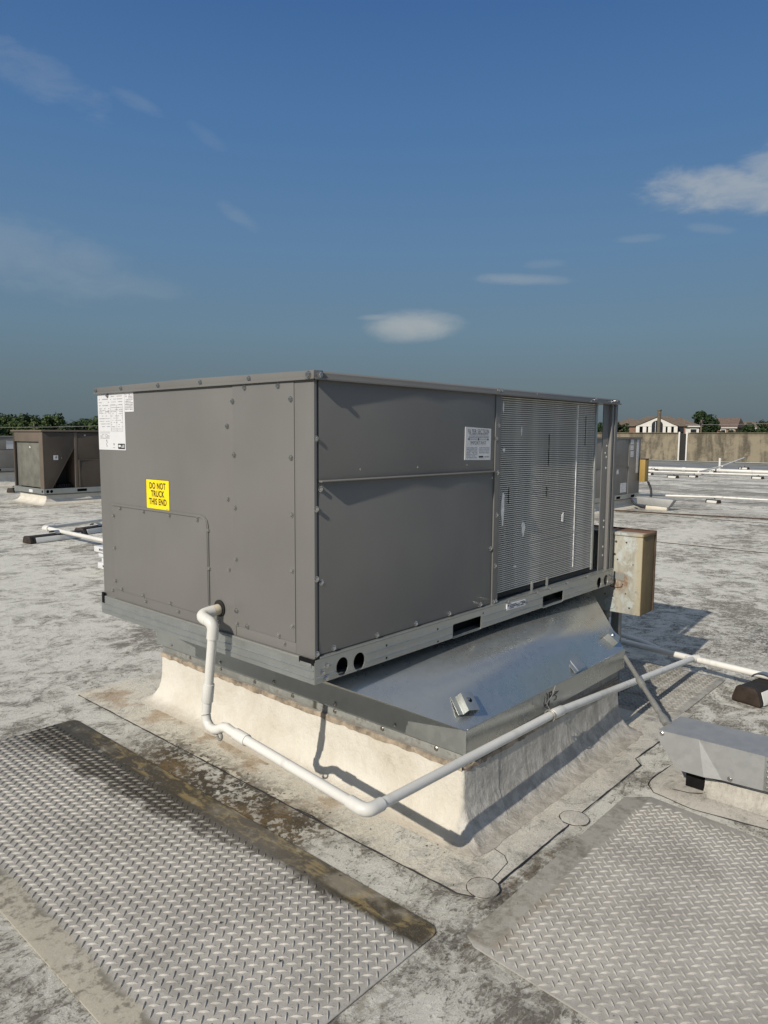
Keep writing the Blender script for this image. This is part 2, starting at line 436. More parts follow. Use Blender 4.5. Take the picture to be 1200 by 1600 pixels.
def band_mat():
    b = MatB('old curb metal band'); P = b.pos(); x, y, z = b.sep(P); n1 = b.noise(P, 8, 6, .65); n2 = b.noise(P, 60, 5, .7); n3 = b.noise(b.scale(P, (30, 30, 7)), 1, 5, .65)
    c = b.mix((.24, .245, .23), (.34, .345, .325), n1.ss(.35, .65))
    c = b.mix(c, (.13, .12, .10), (n1*.5+n2*.5).ss(.50, .62)*.6)
    c = b.mix(c, (.20, .145, .09), (1.0-(z + (n3-.5)*.05).ss(.222, .245))*.6)
    drip = (1.0-(y + (n3-.5)*.012 - .487).abs().ss(.004, .016))*z.ss(.212, .225)
    c = b.mix(c, (.045, .042, .022), drip*.85)
    return b.set(c, rough=.62, metal=.45, bump=n2*.6+n1, bstr=.4, bdist=.004)
M['band'] = band_mat()
def membrane_mat():
    b = MatB('curb membrane'); P = b.pos(); x, y, z = b.sep(P)
    n1 = b.noise(P, 4, 6, .65, .5); n2 = b.noise(P, 30, 6, .7, .4); n3 = b.noise(b.scale(P, (1, 1, .25)), 18, 6, .7, .6)
    c = b.mix((.63, .605, .54), (.56, .525, .455), n1.ss(.4, .65))
    # shade of the side facing -Y is painted in as mottled grey
    g = (1.0-(y + (n1-.5)*.05).ss(-.20, -.17))
    c = b.mix(c, b.mix((.50, .485, .45), (.29, .28, .255), (n3*.6+n2*.4).ss(.40, .60)), g*.9)
    c = b.mix(c, (.27, .22, .15), (n2*.5+n1*.55).ss(.60, .76)*.5)
    c = b.mix(c, (.24, .18, .11), (1.0-(z + (n2-.5)*.05).ss(.0, .04))*.35)
    return b.set(c, rough=.6, spec=.35, bump=n2*.6+n1*1.2+n3*.7, bstr=.6, bdist=.016)
M['membrane'] = membrane_mat()

def coil_mat(name, c, d):
    b = MatB(name); P = b.pos(); x, y, z = b.sep(P)
    s1 = b.noise(b.scale(P, (55, 1, 1.2)), 1, 5, .7, .2); s2 = b.noise(b.scale(P, (9, 1, .5)), 1, 4, .6); n = b.noise(P, 14, 5, .6)
    col = b.mix(c, d, (s1*.45+s2*.75).ss(.48, .70))
    col = b.mix(col, (.68, .67, .63), s1.ss(.63, .70)*b.noise(b.scale(P, (12, 1, 2.2)), 1, 3, .5).ss(.56, .66)*.9)
    col = b.mix(col, (.025, .025, .025), (1.0-s1.ss(.27, .33))*n.ss(.5, .6)*.8)
    return b.set(col, rough=.5, metal=.15, bump=s1, bstr=.2, bdist=.003)
M['coil'] = coil_mat('aluminium coil tube', (.60, .59, .555), (.46, .45, .42))
M['fin'] = coil_mat('fin core', (.20, .195, .18), (.13, .127, .117))
M['dent'] = plain('bent bright fins', (.86, .85, .80), .5, .3, nsc=60)
M['coil_far'] = plain('dusty coil face', (.135, .135, .115), .7, nsc=5, var=.2)

def box_mat():
    b = MatB('peeling yellow paint'); P = b.pos(); x, y, z = b.sep(P)
    n1 = b.noise(P, 13, 6, .65, .5); n2 = b.noise(P, 45, 6, .7, .4); n3 = b.noise(b.scale(P, (14, 14, 3)), 1, 5, .6)
    grey = b.mix((.40, .395, .34), (.27, .255, .21), n3.ss(.4, .62))
    grey = b.mix(grey, (.43, .47, .46), (n1*.6+n3*.5).ss(.55, .63)*.8)
    yel = b.mix((.19, .14, .065), (.13, .095, .05), n3.ss(.35, .65))
    side = (1.0-(y + (n1-.5)*.05).ss(-.118, -.098))
    c = b.mix(grey, b.mix((.36, .325, .235), yel, 1.0-(y).ss(-.133, -.128)), side)
    rustm = (n2*.55+n1*.55).ss(.58, .70)
    c = b.mix(c, (.15, .095, .06), rustm*.5)
    c = b.mix(c, (.19, .10, .055), z.ss(.797, .7995)*(x + (n1-.5)*.05).ss(1.93, 1.95))
    c = b.mix(c, (.22, .13, .08), (1.0-(((y+.03)*(y+.03)) + ((z-.57)*(z-.57)))._m('SQRT').ss(.03, .055))*n2.ss(.35, .55))
    return b.set(c, rough=.65, spec=.35, bump=n2+n1, bstr=.4, bdist=.004)
M['disc'] = box_mat()

def wall_mat():
    b = MatB('stained stucco'); P = b.pos(); x, y, z = b.sep(P)
    s = b.noise(b.scale(P, (1.6, 1.6, .22)), 1.2, 6, .65, .5); n = b.noise(P, 1.4, 7, .7, .5); n2 = b.noise(P, 9, 6, .7)
    c = b.mix((.235, .205, .15), (.135, .118, .09), (s*.6+n*.5).ss(.48, .61))
    c = b.mix(c, (.075, .066, .048), (s*.55+n2*.3+n*.3).ss(.57, .68)*.8)
    c = b.mix(c, (.40, .35, .25), n.ss(.58, .7)*.4)
    c = b.mix(c, (.12, .105, .075), (z + (s-.5)*.5).ss(1.2, 1.45)*.55)
    return b.set(c, rough=.9, spec=.2, bump=n2+n, bstr=.4, bdist=.03)
M['wall'] = wall_mat()

def ground_mat():
    b = MatB('dry grass ground'); P = b.pos(); n = b.noise(P, .02, 6, .6); n2 = b.noise(P, .6, 6, .7)
    return b.set(b.mix(b.mix((.07, .085, .03), (.15, .12, .065), n.ss(.4, .6)), (.05, .06, .025), n2.ss(.5, .7)*.6), rough=.95, spec=.1)
M['ground'] = ground_mat()
M['gutter'] = plain('blue grey coated gutter', (.19, .20, .205), .6, nsc=.6, var=.25)
def leaf_mat(name, c1, c2):
    b = MatB(name); P = b.obj(); n = b.noise(P, 1.2, 4, .6); n2 = b.noise(P, 9, 3, .6)
    m = b.set(b.mix(c1, c2, (n*.6+n2*.5).ss(.4, .7)), rough=.6, spec=.25); return m
M['leaf'] = leaf_mat('leaves', (.022, .042, .009), (.048, .075, .017))
M['leaf_dk'] = leaf_mat('dark leaves', (.013, .029, .009), (.027, .048, .014))
M['shingle'] = plain('brown roof shingles', (.135, .105, .08), .9, nsc=3, var=.25)
M['shingle2'] = plain('reddish roof shingles', (.125, .09, .072), .9, nsc=3, var=.25)
M['brick'] = plain('pink brick', (.22, .135, .105), .9, nsc=5, var=.25)
M['tanwall'] = plain('tan siding', (.42, .33, .24), .85, nsc=2, var=.1)
M['glass'] = plain('dark window glass', (.02, .024, .03), .1, spec=.6, nsc=2)

# ------------------------------------------------------------------ setting: ground, roof, parapet
def terrain_z(x, y):
    d = max(math.hypot(max(0, abs(x-10)-27), max(0, abs(y-15)-45)) - 4, 0)
    t = min(d/55, 1); t = t*t*(3-2*t)
    return -5.5 + 5.3*t
g = B(); rows = []
R1 = [0, 20, 40, 55, 70, 85, 100, 130, 170, 240, 400, 800, 1800, 4500]
for r in R1:
    rows.append([(12+r*math.cos(2*math.pi*k/64), 15+r*math.sin(2*math.pi*k/64), terrain_z(12+r*math.cos(2*math.pi*k/64), 15+r*math.sin(2*math.pi*k/64))) for k in range(64)])
rows[0] = [(12+.5*math.cos(2*math.pi*k/64), 15+.5*math.sin(2*math.pi*k/64), -5.5) for k in range(64)]
g.grid(rows, True).build('ground', M['ground'], kind='structure', smooth=True)
rb = B().box(-14, -28, -5.8, 29.7, 58, 0)
roof = rb.build('roof', M['roof'], kind='structure')
lower = B().box(29.7, -28, -5.8, 36.98, 58, -.03).build('roof_gutter', M['gutter'], kind='structure')

pw = thing('parapet_wall', 'long stained tan stucco parapet wall along the far edge of the roof', 'wall', (37, 11, 0))
SL0, SL1 = 11.92, 12.28
B().box(37, -28, -5.8, 37.35, SL0, 1.46).build('wall_section', M['wall'], pw, .02)
B().box(37, SL1, -5.8, 37.35, 58, 1.46).build('wall_section', M['wall'], pw, .02)
B().box(36.95, -28, 1.461, 37.4, SL0-.10, 1.50).build('coping', M['wall'], pw, .006)
B().box(36.95, SL1+.10, 1.461, 37.4, 58, 1.50).build('coping', M['wall'], pw, .006)
B().box(36.90, SL0-.05, .0, 36.995, SL0+.02, 1.53).build('gap_trim', M['white'], pw, .008)
B().box(36.90, SL1-.02, .0, 36.995, SL1+.05, 1.53).build('gap_trim', M['white'], pw, .008)
B().box(37.04, SL0+.004, -.02, 37.08, SL1-.004, 1.44).build('gap_back', M['black'], pw)
kb = thing('roof_edge_curb', 'low grey metal capped curb along the foot of the tan parapet', 'curb', (36.6, 11, 0))
B().box(36.75, -28, -.03, 36.94, 58, .03).build('curb_body', M['galv_old'], kb, .02)
B().box(36.7, -28, .03, 36.94, 58, .06).build('cap', M['galv'], kb, .015)
lp = thing('left_parapet', 'low pale parapet at the roof edge behind the units on the left', 'wall', (10, 57, 0))
B().box(-14, 57, 0, 33, 57.3, .45).build('wall_section', M['wall'], lp, .02)
B().box(-14, 56.95, .451, 33, 57.35, .5).build('coping', M['galv_old'], lp, .006)

# membrane sheets, patches and seams on the roof (children of the roof)
def sheet(name, poly, z0, z1, mat): return B().prism(poly, 'z', z0, z1).build(name, mat, roof, .0015)
def seam(pts, z, r=.0026, name='seam', mat=None):
    # slightly wavering sealed edge
    out = []
    for i in range(len(pts)-1):
        a, c = Vector(pts[i]), Vector(pts[i+1]); n = max(1, int((c-a).length/.03))
        for k in range(n): q = a.lerp(c, k/n); out.append((q.x+rnd.uniform(-.0012, .0012), q.y+rnd.uniform(-.0012, .0012), z))
    out.append((*pts[-1], z))
    rr = [r*rnd.uniform(.55, 1.25) for _ in out]
    return B().tube(out, rr, 6, flat=.6).build(name, mat or M['ink'], roof, smooth=True)
skp = [(.200, 1.90), (.200, -.345), (.215, -.385), (.255, -.405), (1.30, -.405), (1.36, -.37), (1.95, -.375), (1.95, 1.90)]
sheet('flashing_sheet', skp, .0005, .0042, M['skirt'])
seam([(.199, 1.87), (.199, .78), (.196, .12), (.200, -.345), (.215, -.383), (.232, -.40)], .0042, .0030)
seam([(.305, -.406), (.68, -.405), (.83, -.401), (1.295, -.404), (1.336, -.367), (1.56, -.375)], .0042, .0030)
inner = [(.200, 1.2), (.200, .3)]
seam([(.46, -.215), (.447, -.30), (.437, -.345), (.412, -.372), (.315, -.383)], .0050, .0018)
for (cx, cy, r) in ((.266, -.386, .046), (.770, -.400, .047)):
    B().prism(circ(cx, cy, r, 28), 'z', .0010, .0066).build('round_patch', M['skirt'], roof, .001)
    a0 = rnd.uniform(0, 6)
    seam([(cx+r*math.cos(a0+2*math.pi*i/26), cy+r*math.sin(a0+2*math.pi*i/26)) for i in range(27)], .0058, .0019)
seam([(1.40, -.492), (1.24, -.474), (1.17, -.482), (1.125, -.520), (1.098, -.66), (1.131, -.885), (1.14, -1.4)], .0012, .0028)
sheet('corner_patch', [(1.39, -.49), (1.195, -.478), (1.127, -.519), (1.10, -.66), (1.133, -.885), (1.14, -1.4), (1.5, -1.4), (1.5, -.49)], .0006, .0024, M['skirt'])
seam([(1.19, -.56), (1.203, -.616), (1.226, -.65), (1.29, -.672), (1.34, -.64)], .0030, .0018)
seam([(1.24, -.68), (1.25, -.796), (1.248, -1.1)], .0030, .0018)
seam([(.20, .31), (.205, .24), (.195, .16)], .0046, .0026)
# long membrane laps far out on the roof
seam([(-14, -1.95), (-.9, -1.95)], .001, .003)
for k, xx in enumerate((7.2, 10.2, 16.4, 19.5, 25.0)):
    B().box(xx, -28, .0, xx+.12, 57, .004).build('lap_strip', M['skirt'], roof)
    seam([(xx, -10+.5*i) for i in range(100)], .003, .007)

# ------------------------------------------------------------------ rooftop unit
UW, UL, ZB, ZT = 1.187, 1.870, .56, 1.408
unit = thing('rooftop_air_conditioner', 'large taupe grey packaged rooftop unit with bare coil on its right side, in the foreground', 'air conditioner', (.93, .59, .56))
# hidden shell
B().box(.012, .02, .628, .030, 1.170, 1.384).build('end_wall', M['unit'], unit)
B().box(.004, 1.165, .628, .95, 1.187, 1.384).build('back_panel', M['unit'], unit, .003)
B().box(.905, .03, .628, .925, 1.164, 1.384).build('partition', M['unit'], unit)
B().box(.03, .03, .612, 1.85, 1.16, .624).build('base_pan', M['galv_old'], unit)
B().box(1.850, .42, .636, 1.868, 1.187, 1.384).build('rear_panel', M['unit'], unit, .003)
B().box(.955, 1.150, .636, 1.848, 1.186, 1.384).build('rear_coil', M['fin'], unit)
# left end: main end panel, cut around the corner, then access panel and drain panel a little proud of it
B().box(.000, .3548, .628, .011, 1.184, 1.386).build('end_panel', M['unit'], unit, .001)
B().box(-.0022, .0785, .660, .010, .3528, 1.386).build('access_panel', M['unit'], unit, .0012)
B().box(-.0002, .010, .628, .0105, .0780, 1.386).build('corner_strip', M['unit'], unit, .001)
B().box(.000, .0785, .628, .009, .3528, .6593).build('lower_strip', M['unit'], unit, .0008)
lpnl = [(1.092, .664), (.488, .664), (.488, .955), (.494, .972), (.508, .982), (.53, .986), (1.092, .986)]
B().prism(lpnl, 'x', -.0042, -.0002).build('drain_panel', M['unit'], unit, .0017)
rim = [(1.088, .980), (.525, .980), (.508, .976), (.498, .966), (.494, .948), (.494, .70)]
B().tube([(-.0045, a, c) for a, c in rim], .0032, 8, flat=1).build('panel_bead', M['unit'], unit, smooth=True)
# right side
B().box(.000, .0005, .628, .0115, .012, 1.386).build('corner_post', M['unit'], unit, .002)
B().box(.016, .020, .628, .9, .030, 1.386).build('inner_side', M['black'], unit)
B().box(.0175, .001, 1.118, .864, .014, 1.386).build('filter_panel', M['unit'], unit, .0015)
B().box(.0175, .0025, .636, .864, .014, 1.1125).build('blower_panel', M['unit'], unit, .0015)
B().prism([(.010, 1.1135), (-.011, 1.1135), (-.013, 1.1160), (-.011, 1.1185), (.010, 1.1195)], 'x', .0180, .8635).build('panel_ledge', M['unit'], unit, .0006)
B().box(.8665, .0, .632, .906, .016, 1.386).build('center_post', M['unit'], unit, .0018)
B().box(.8665, -.0022, .632, .877, .001, 1.386).build('post_fold', M['unit'], unit, .0008)
# coil
coil = B().box(.9065, .038, .655, 1.700, .062, 1.384).build('coil', M['fin'], unit)
tb = B(); n = 94
for i in range(n):
    z = .660 + (1.381-.660)*i/(n-1)
    tb.box(.907, .0255+rnd.uniform(-.0006, .0006), z-.0021, 1.699, .040, z+.0021)
tb.build('coil_tubes', M['coil'], coil, kind='stuff')
B().box(1.700, .020, .645, 1.716, .064, 1.386).build('coil_header', M['galv'], coil, .002)
B().box(.907, .0262, .640, 1.75, .064, .655).build('coil_tray', M['black'], unit)
def dent(cx, cz, w, h):
    bb = B(); pts = []
    for k in range(14):
        a = 2*math.pi*k/14; rr = rnd.uniform(.65, 1.1)
        wx = w*(.45+.55*(.5+.5*math.sin(a))) if h > w else w
        pts.append((cx+wx*rr*math.cos(a), cz+h*rr*math.sin(a)))
    bb.prism(pts, 'y', .0235, .027).build('bent_fin_patch', M['dent'], coil, .001)
for a in ((.965, .965, .018, .075), (1.115, .885, .020, .030), (1.43, .90, .014, .024), (.955, 1.345, .006, .024), (1.085, 1.26, .004, .02),
          (.965, 1.19, .009, .008), (1.06, .745, .016, .004)): dent(*a)
for (x0, z0, z1, w, mt) in ((1.535, .68, 1.375, .004, 'dent'), (1.297, 1.12, 1.25, .0011, 'hole'), (1.288, 1.0, 1.04, .0014, 'hole'), (1.61, 1.20, 1.33, .0011, 'hole'),
                        (1.005, .99, 1.05, .0014, 'hole')):
    B().box(x0-w/2, .0238, z0, x0+w/2, .030, z1).build('fin_streak', M[mt], coil)
# right corner post: folded profile
pp = [(1.758, .014), (1.816, .014), (1.816, .000), (1.834, .000), (1.834, .006), (1.846, .006), (1.846, -.001), (1.873, -.001), (1.873, .030), (1.868, .030), (1.868, .018), (1.758, .018)]
B().prism(pp, 'z', .630, 1.386).build('corner_post', M['unit'], unit, .0012)
B().box(1.845, 1.10, .630, 1.873, 1.188, 1.386).build('corner_post', M['unit'], unit, .003)
for z in (.70, .74, .83, .86, 1.15, 1.168, 1.10, 1.20):
    B().tube([(1.800 if z not in (1.168,) else 1.788, .0146, z), (1.800 if z not in (1.168,) else 1.788, .0125, z)], .0045, 8).build('rivet', M['white'], unit)
# lid: drip flange and top
B().prism([(-.008, 1.3865), (-.010, 1.3885), (-.007, 1.393), (-.007, 1.404), (-.001, 1.4095), (.6, 1.414), (1.2, 1.4095), (1.194, 1.404), (1.194, 1.3865)], 'x', -.0065, 1.8775).build('lid', M['unit'], unit, .0016)
B().box(-.0105, -.0105, 1.3855, -.0062, 1.195, 1.3925).build('lid_hem', M['unit'], unit, .0012)
B().box(-.0062, -.0135, 1.3850, 1.879, -.0095, 1.3915).build('lid_hem', M['unit'], unit, .0012)
B().box(-.0125, -.0128, 1.3866, .022, .022, 1.4095).build('lid_corner', M['unit'], unit, .0022)

# base rails with real fork slots and round holes
hol = [circ(.097, .588, .024, 24, .0265), circ(.166, .586, .024, 24, .0265), circ(1.728, .586, .022, 24, .0245), circ(1.797, .587, .022, 24, .0245),
       rrect(.622, .558, .790, .607, .006), rrect(1.224, .556, 1.392, .605, .006),
       circ(.286, .608, .0042, 8), circ(.286, .569, .0042, 8), circ(.539, .608, .0042, 8), circ(.541, .566, .0042, 8), circ(.803, .613, .0042, 8)]
rail = B().plate(rect(-.0065, .560, 1.872, .628), hol, 'y', -.0085, -.0055).build('base_rail', M['galv'], unit)
B().box(-.0065, -.0052, .560, 1.872, .030, .5635).build('rail_flange', M['galv'], rail)
B().box(.014, -.0085, .6285, 1.872, .020, .6335).build('rail_lip', M['galv'], rail, .0015)
for (z, sp) in ((.6015, [(-.004, .070), (.193, .618), (.794, 1.220), (1.396, 1.704), (1.752, 1.77)]), (.5770, [(-.004, .074), (.190, .618), (.794, 1.220), (1.396, 1.708), (1.75, 1.776)])):
    for a, c in sp: B().tube([(a, -.0085, z), (c, -.0085, z)], .0022, 8, flat=1).build('rail_bead', M['galv'], rail, smooth=True)
B().box(-.005, .0305, .5605, 1.868, .036, .611).build('slot_shade', M['hole'], unit)  # black strip added to stand in for shade behind the slots
railL = B().plate(rect(-.008, .560, 1.190, .621), [], 'x', -.0095, -.0065).build('base_rail', M['galv'], unit)
B().box(-.0062, -.004, .560, .06, 1.19, .5635).build('rail_flange', M['galv'], railL)
B().tube([(-.0095, -.004, .598), (-.0095, 1.188, .598)], .0025, 8).build('rail_bead', M['galv'], railL, smooth=True)
B().tube([(-.0095, -.004, .576), (-.0095, 1.188, .576)], .0025, 8).build('rail_bead', M['galv'], railL, smooth=True)
B().box(-.0090, .004, .6205, .001, 1.18, .6275).build('rail_lip', M['galv_old'], railL, .001)
B().box(-.0105, -.0065, .6135, -.0045, .055, .6285).build('corner_notch', M['hole'], unit)
B().box(-.0112, .004, .605, -.0095, .05, .6175).build('notch_tab', M['galv'], unit, .0005)
B().box(-.0105, 1.165, .60, -.0045, 1.184, .640).build('corner_notch', M['hole'], unit)
B().box(1.8725, -.010, .562, 1.876, .02, .63).build('rail_end', M['galv'], unit, .001)

# screws (shared mesh, one object each)
def screw_mesh(rw, rh, h):
    b = B()
    b.tube([(0, 0, 0), (0, 0, .0016)], rw, 14); b.tube([(0, 0, .0012), (0, 0, h*.8), (0, 0, h)], [rh, rh, rh*.8], 6)
    b.bm.normal_update()
    me = bpy.data.meshes.new('screw'); bmesh.ops.recalc_face_normals(b.bm, faces=b.bm.faces[:]); b.bm.to_mesh(me); me.materials.append(M['screw']); return me
SCR = screw_mesh(.0084, .0060, .0062); SCS = screw_mesh(.0036, .0026, .003); SCL = screw_mesh(.0100, .0070, .008)
RX, RY = (0, R(-90), 0), (R(90), 0, 0)
LS = [(.293, 1.376), (.143, 1.375), (.351, 1.338), (.090, 1.337), (.382, 1.265), (.347, 1.18), (.090, 1.178), (.385, 1.046), (.347, 1.022), (.090, 1.021), (.490, .94),
      (.489, .819), (1.114, .656), (.879, .651), (.671, .650), (.347, .866), (.386, .829), (.090, .864), (.347, .707), (.346, .668), (.295, .668), (.090, .706), (.150, .668),
      (.128, .648), (.493, .696), (.446, .652)]
DP = [(1.033, .972), (.870, .972), (.707, .971), (.544, .970), (1.083, .941), (1.083, .821), (1.083, .697), (1.039, .672), (.889, .672), (.713, .672)]
def xs(y, z):
    if .08 < y < .352 and z > .66: return -.0022
    if .078 < y < .357 and z < .66: return .0
    return 0.0
for y, z in LS: inst(SCR, 'screw', unit, (xs(y, z), y, z), RX)
for y, z in DP: inst(SCR, 'screw', unit, (-.0042, y, z), RX)
for y, z in ((1.179, 1.399), (.995, 1.4), (.751, 1.4), (.508, 1.4), (.266, 1.4)): inst(SCR, 'screw', unit, (-.0065, y, z), RX)
inst(SCL, 'screw', unit, (-.0125, .006, 1.398), RX)
inst(SCL, 'screw', unit, (.008, -.0128, 1.398), RY)
for x, z in ((.874, 1.399), (.893, 1.399), (1.838, 1.401)): inst(SCR, 'screw', unit, (x, -.007, z), RY)
for x, z in ((1.138, 1.400), (1.639, 1.401)): inst(SCS, 'screw', unit, (x, -.007, z), RY)
for x, z, y0, m in ((.007, 1.231, .0005, SCR), (.024, 1.095, .0025, SCR), (.007, 1.042, .0005, SCR), (.176, 1.144, .001, SCS), (.434, 1.143, .001, SCS), (.698, 1.143, .001, SCS),
                    (.886, 1.278, 0, SCR), (.870, 1.232, -.0022, SCR), (.886, 1.110, 0, SCR), (.910, 1.014, .0255, SCL), (.918, 1.301, .0255, SCL), (.854, 1.093, .0025, SCS),
                    (.885, .958, 0, SCR), (.855, .839, .0025, SCR), (.007, .851, .0005, SCR), (.026, .839, .0025, SCR), (.007, .642, .0005, SCR),
                    (.883, .773, 0, SCR), (.912, .727, .0255, SCL), (.874, .641, -.0022, SCR), (.892, .641, 0, SCR)):
    inst(m, 'screw', unit, (x, y0, z), RY)
for x in (.073, .253, .436, .614, .798): inst(SCR, 'screw', unit, (x, .0025, .6445), RY)
for x in (.957, 1.17, 1.27, 1.42, 1.60): inst(SCR, 'screw', unit, (x, -.0085, .631), RY)
for x, z in ((.036, .606), (.020, .588), (.033, .569), (1.850, .606), (1.858, .590), (1.846, .570), (1.835, .611)): inst(SCR, 'screw', rail, (x, -.0085, z), RY)
for x in (1.18, 1.30): B().box(x, .015, .634, x+.006, .024, .668).build('coil_clip', M['galv'], unit)

# stickers
ys = B().box(-.0014, .709, .985, -.0001, .855, 1.087).build('warning_sticker', M['yellow'], unit, label='yellow warning sticker lettered DO NOT TRUCK THIS END')
bd = B()
for a in ((.709, .985, .855, .9865), (.709, 1.0855, .855, 1.087), (.709, .985, .7105, 1.087), (.8535, .985, .855, 1.087)): bd.box(-.0017, a[0], a[1], -.0013, a[2], a[3])
bd.build('sticker_border', M['ink'], ys)
for s, z in (('DO NOT', 1.064), ('TRUCK', 1.037), ('THIS END', 1.010)): text(s, .0300, 'x', (-.0020, .782, z), M['ink'], ys, .80, .0007)
bd = B().box(-.0017, .716, .989, -.0013, .732, .991).build('fine_print', M['ink_grey'], ys)

wl = B().box(-.0018, .985, 1.182, -.0001, 1.181, 1.3855).build('rating_plate', M['label'], unit, label='large white rating plate covered in fine print')
w2 = B().box(-.0014, .923, 1.318, -.0001, .9845, 1.3855).build('small_label', M['label'], unit, label='small white label beside the rating plate')
def lines(face, c0, u0, u1, z0, z1, n, th, parent, mat='ink_grey', gap=.2, name='fine_print'):
    b = B()
    for i in range(n):
        z = z1 - (z1-z0)*(i+.5)/n; u = u0
        while u < u1-.002:
            w = rnd.uniform(.004, .014); e = min(u+w, u1)
            if rnd.random() > gap:
                t = th*rnd.uniform(.6, 1.2)
                if face == 'x': b.box(c0-.0004, u, z-t/2, c0, e, z+t/2)
                else: b.box(u, c0-.0004, z-t/2, e, c0, z+t/2)
            u = e+rnd.uniform(.0012, .003)
    return b.build(name, M[mat], parent)
lines('x', -.0019, 1.095, 1.170, 1.315, 1.372, 5, .0030, wl, gap=.35)
lines('x', -.0019, 1.095, 1.170, 1.262, 1.330, 7, .0022, wl, gap=.3)
lines('x', -.0019, 1.000, 1.085, 1.330, 1.380, 5, .0024, wl, gap=.3)
lines('x', -.0019, 1.000, 1.085, 1.262, 1.332, 9, .0022, wl, gap=.4)
lines('x', -.0019, 1.100, 1.168, 1.222, 1.240, 4, .0020, wl, gap=.2)
bx = B()
for z in (1.2585, 1.254, 1.2495, 1.343, 1.325): bx.box(-.0023, 1.000, z, -.0019, 1.085, z+.0008)
for z in (1.2470, 1.2430): bx.box(-.0023, 1.095, z, -.0019, 1.172, z+.0008)
for u in (1.000, 1.085, 1.0425): bx.box(-.0023, u-.0004, 1.249, -.0019, u+.0004, 1.343)
bx.build('table_rules', M['ink_grey'], wl)
B().prism(rrect(.990, 1.1865, 1.038, 1.2055, .003), 'x', -.0026, -.0017).build('logo_block', M['ink'], wl)
B().prism(rrect(1.018, 1.193, 1.034, 1.201, .003), 'x', -.0031, -.0025).build('logo_mark', M['label'], wl)
lines('x', -.0026, .993, 1.014, 1.190, 1.202, 3, .0024, wl, 'label', .1, 'logo_print')
b = B(); b.prism(circ(1.068, 1.203, .0045, 12), 'x', -.0023, -.0018); b.box(-.0023, 1.062, 1.190, -.0018, 1.076, 1.192); b.build('approval_mark', M['ink_grey'], wl)
b = B()
for a in ((1.122, 1.216, .004), (1.118, 1.210, .003), (1.123, 1.203, .003), (1.120, 1.196, .003)): b.prism(circ(a[0], a[1], a[2], 8), 'x', -.0023, -.0018)
b.build('approval_mark', M['ink_grey'], wl)
lines('x', -.0015, .928, .980, 1.324, 1.380, 10, .0030, w2, gap=.12)
inst(SCR, 'screw', unit, (-.0020, 1.104, 1.379), RX)

fl = B().prism([(.684, 1.160), (.839, 1.157), (.840, 1.266), (.686, 1.271)], 'y', -.0006, .0012).build('filter_label', M['label'], unit, label='white label lettered FILTER SECTION and IMPORTANT')
text('FILTER SECTION', .0200, 'y', (.763, -.0012, 1.2555), M['ink'], fl, .82, -.0001)
text('IMPORTANT', .0180, 'y', (.762, -.0012, 1.2165), M['ink'], fl, .90, -.0002)
lines('y', -.0007, .708, .822, 1.243, 1.2505, 2, .0022, fl, gap=.1)
lines('y', -.0007, .705, .825, 1.2335, 1.241, 2, .0022, fl, gap=.05)
b = B()
b.prism([(.700, 1.230), (.709, 1.2265), (.709, 1.2335)], 'y', -.0011, -.0006); b.prism([(.826, 1.2285), (.817, 1.225), (.817, 1.232)], 'y', -.0011, -.0006)
b.prism([(.760, 1.2245), (.760, 1.2345), (.769, 1.2295)], 'y', -.0011, -.0006); b.box(.712, -.0011, 1.2292, .757, -.0006, 1.2298); b.box(.772, -.0011, 1.2288, .815, -.0006, 1.2294)
b.build('airflow_arrows', M['ink'], fl)
lines('y', -.0007, .692, .755, 1.165, 1.204, 7, .0024, fl, gap=.08)
lines('y', -.0007, .768, .830, 1.181, 1.204, 4, .0024, fl, gap=.08)
B().box(.767, -.0012, 1.1665, .793, -.0006, 1.1720).build('logo_block', M['ink'], fl)
lines('y', -.0007, .800, .832, 1.166, 1.173, 1, .0040, fl, gap=.1)
rl = B().prism([(.954, .597), (1.086, .594), (1.086, .617), (.954, .620)], 'y', -.0120, -.0084).build('rail_label', M['label'], unit)
lines('y', -.0120, .972, 1.074, .599, .616, 3, .0034, rl, 'ink', .2)
B().box(.960, -.0125, .6105, .966, -.0119, .617).build('print_block', M['ink'], rl)
B().box(1.076, -.0125, .604, 1.082, -.0119, .612).build('print_block', M['ink'], rl)

# drain grommet
B().tube([(-.0052, .435, .700), (-.001, .435, .700)], .0265, 24).build('drain_grommet', M['black'], unit)

# ------------------------------------------------------------------ curb adapter (transition hopper)
ad = thing('curb_adapter', 'shiny galvanized sheet metal curb adapter flaring out beneath the large taupe unit', 'curb adapter', (1.0, .62, .27))
X0, X1, Y0, Y1, ZD, ZS = .430, 1.575, -.203, 1.545, .350, .272
T = [(.06, .075), (1.80, .075), (1.80, 1.11), (.06, 1.11)]; ZU = .546
D = [(X0, Y0), (X1, Y0), (X1, Y1), (X0, Y1)]
NU, NV = 30, 20
def deck_prof():
    """cross-section of the formed deck: flat under the rail, steep in the middle, easing towards the skirt"""
    ys, zs = [0.0], [0.0]
    for k in range(NV):
        v = (k+.5)/NV
        a = R(17) if v < .46 else R(17+46*min(1, (v-.46)/.30))
        ys.append(ys[-1]+math.cos(a)); zs.append(zs[-1]+math.sin(a))
    return [q/ys[-1] for q in ys], [q/zs[-1] for q in zs]
DY, DZ = deck_prof()
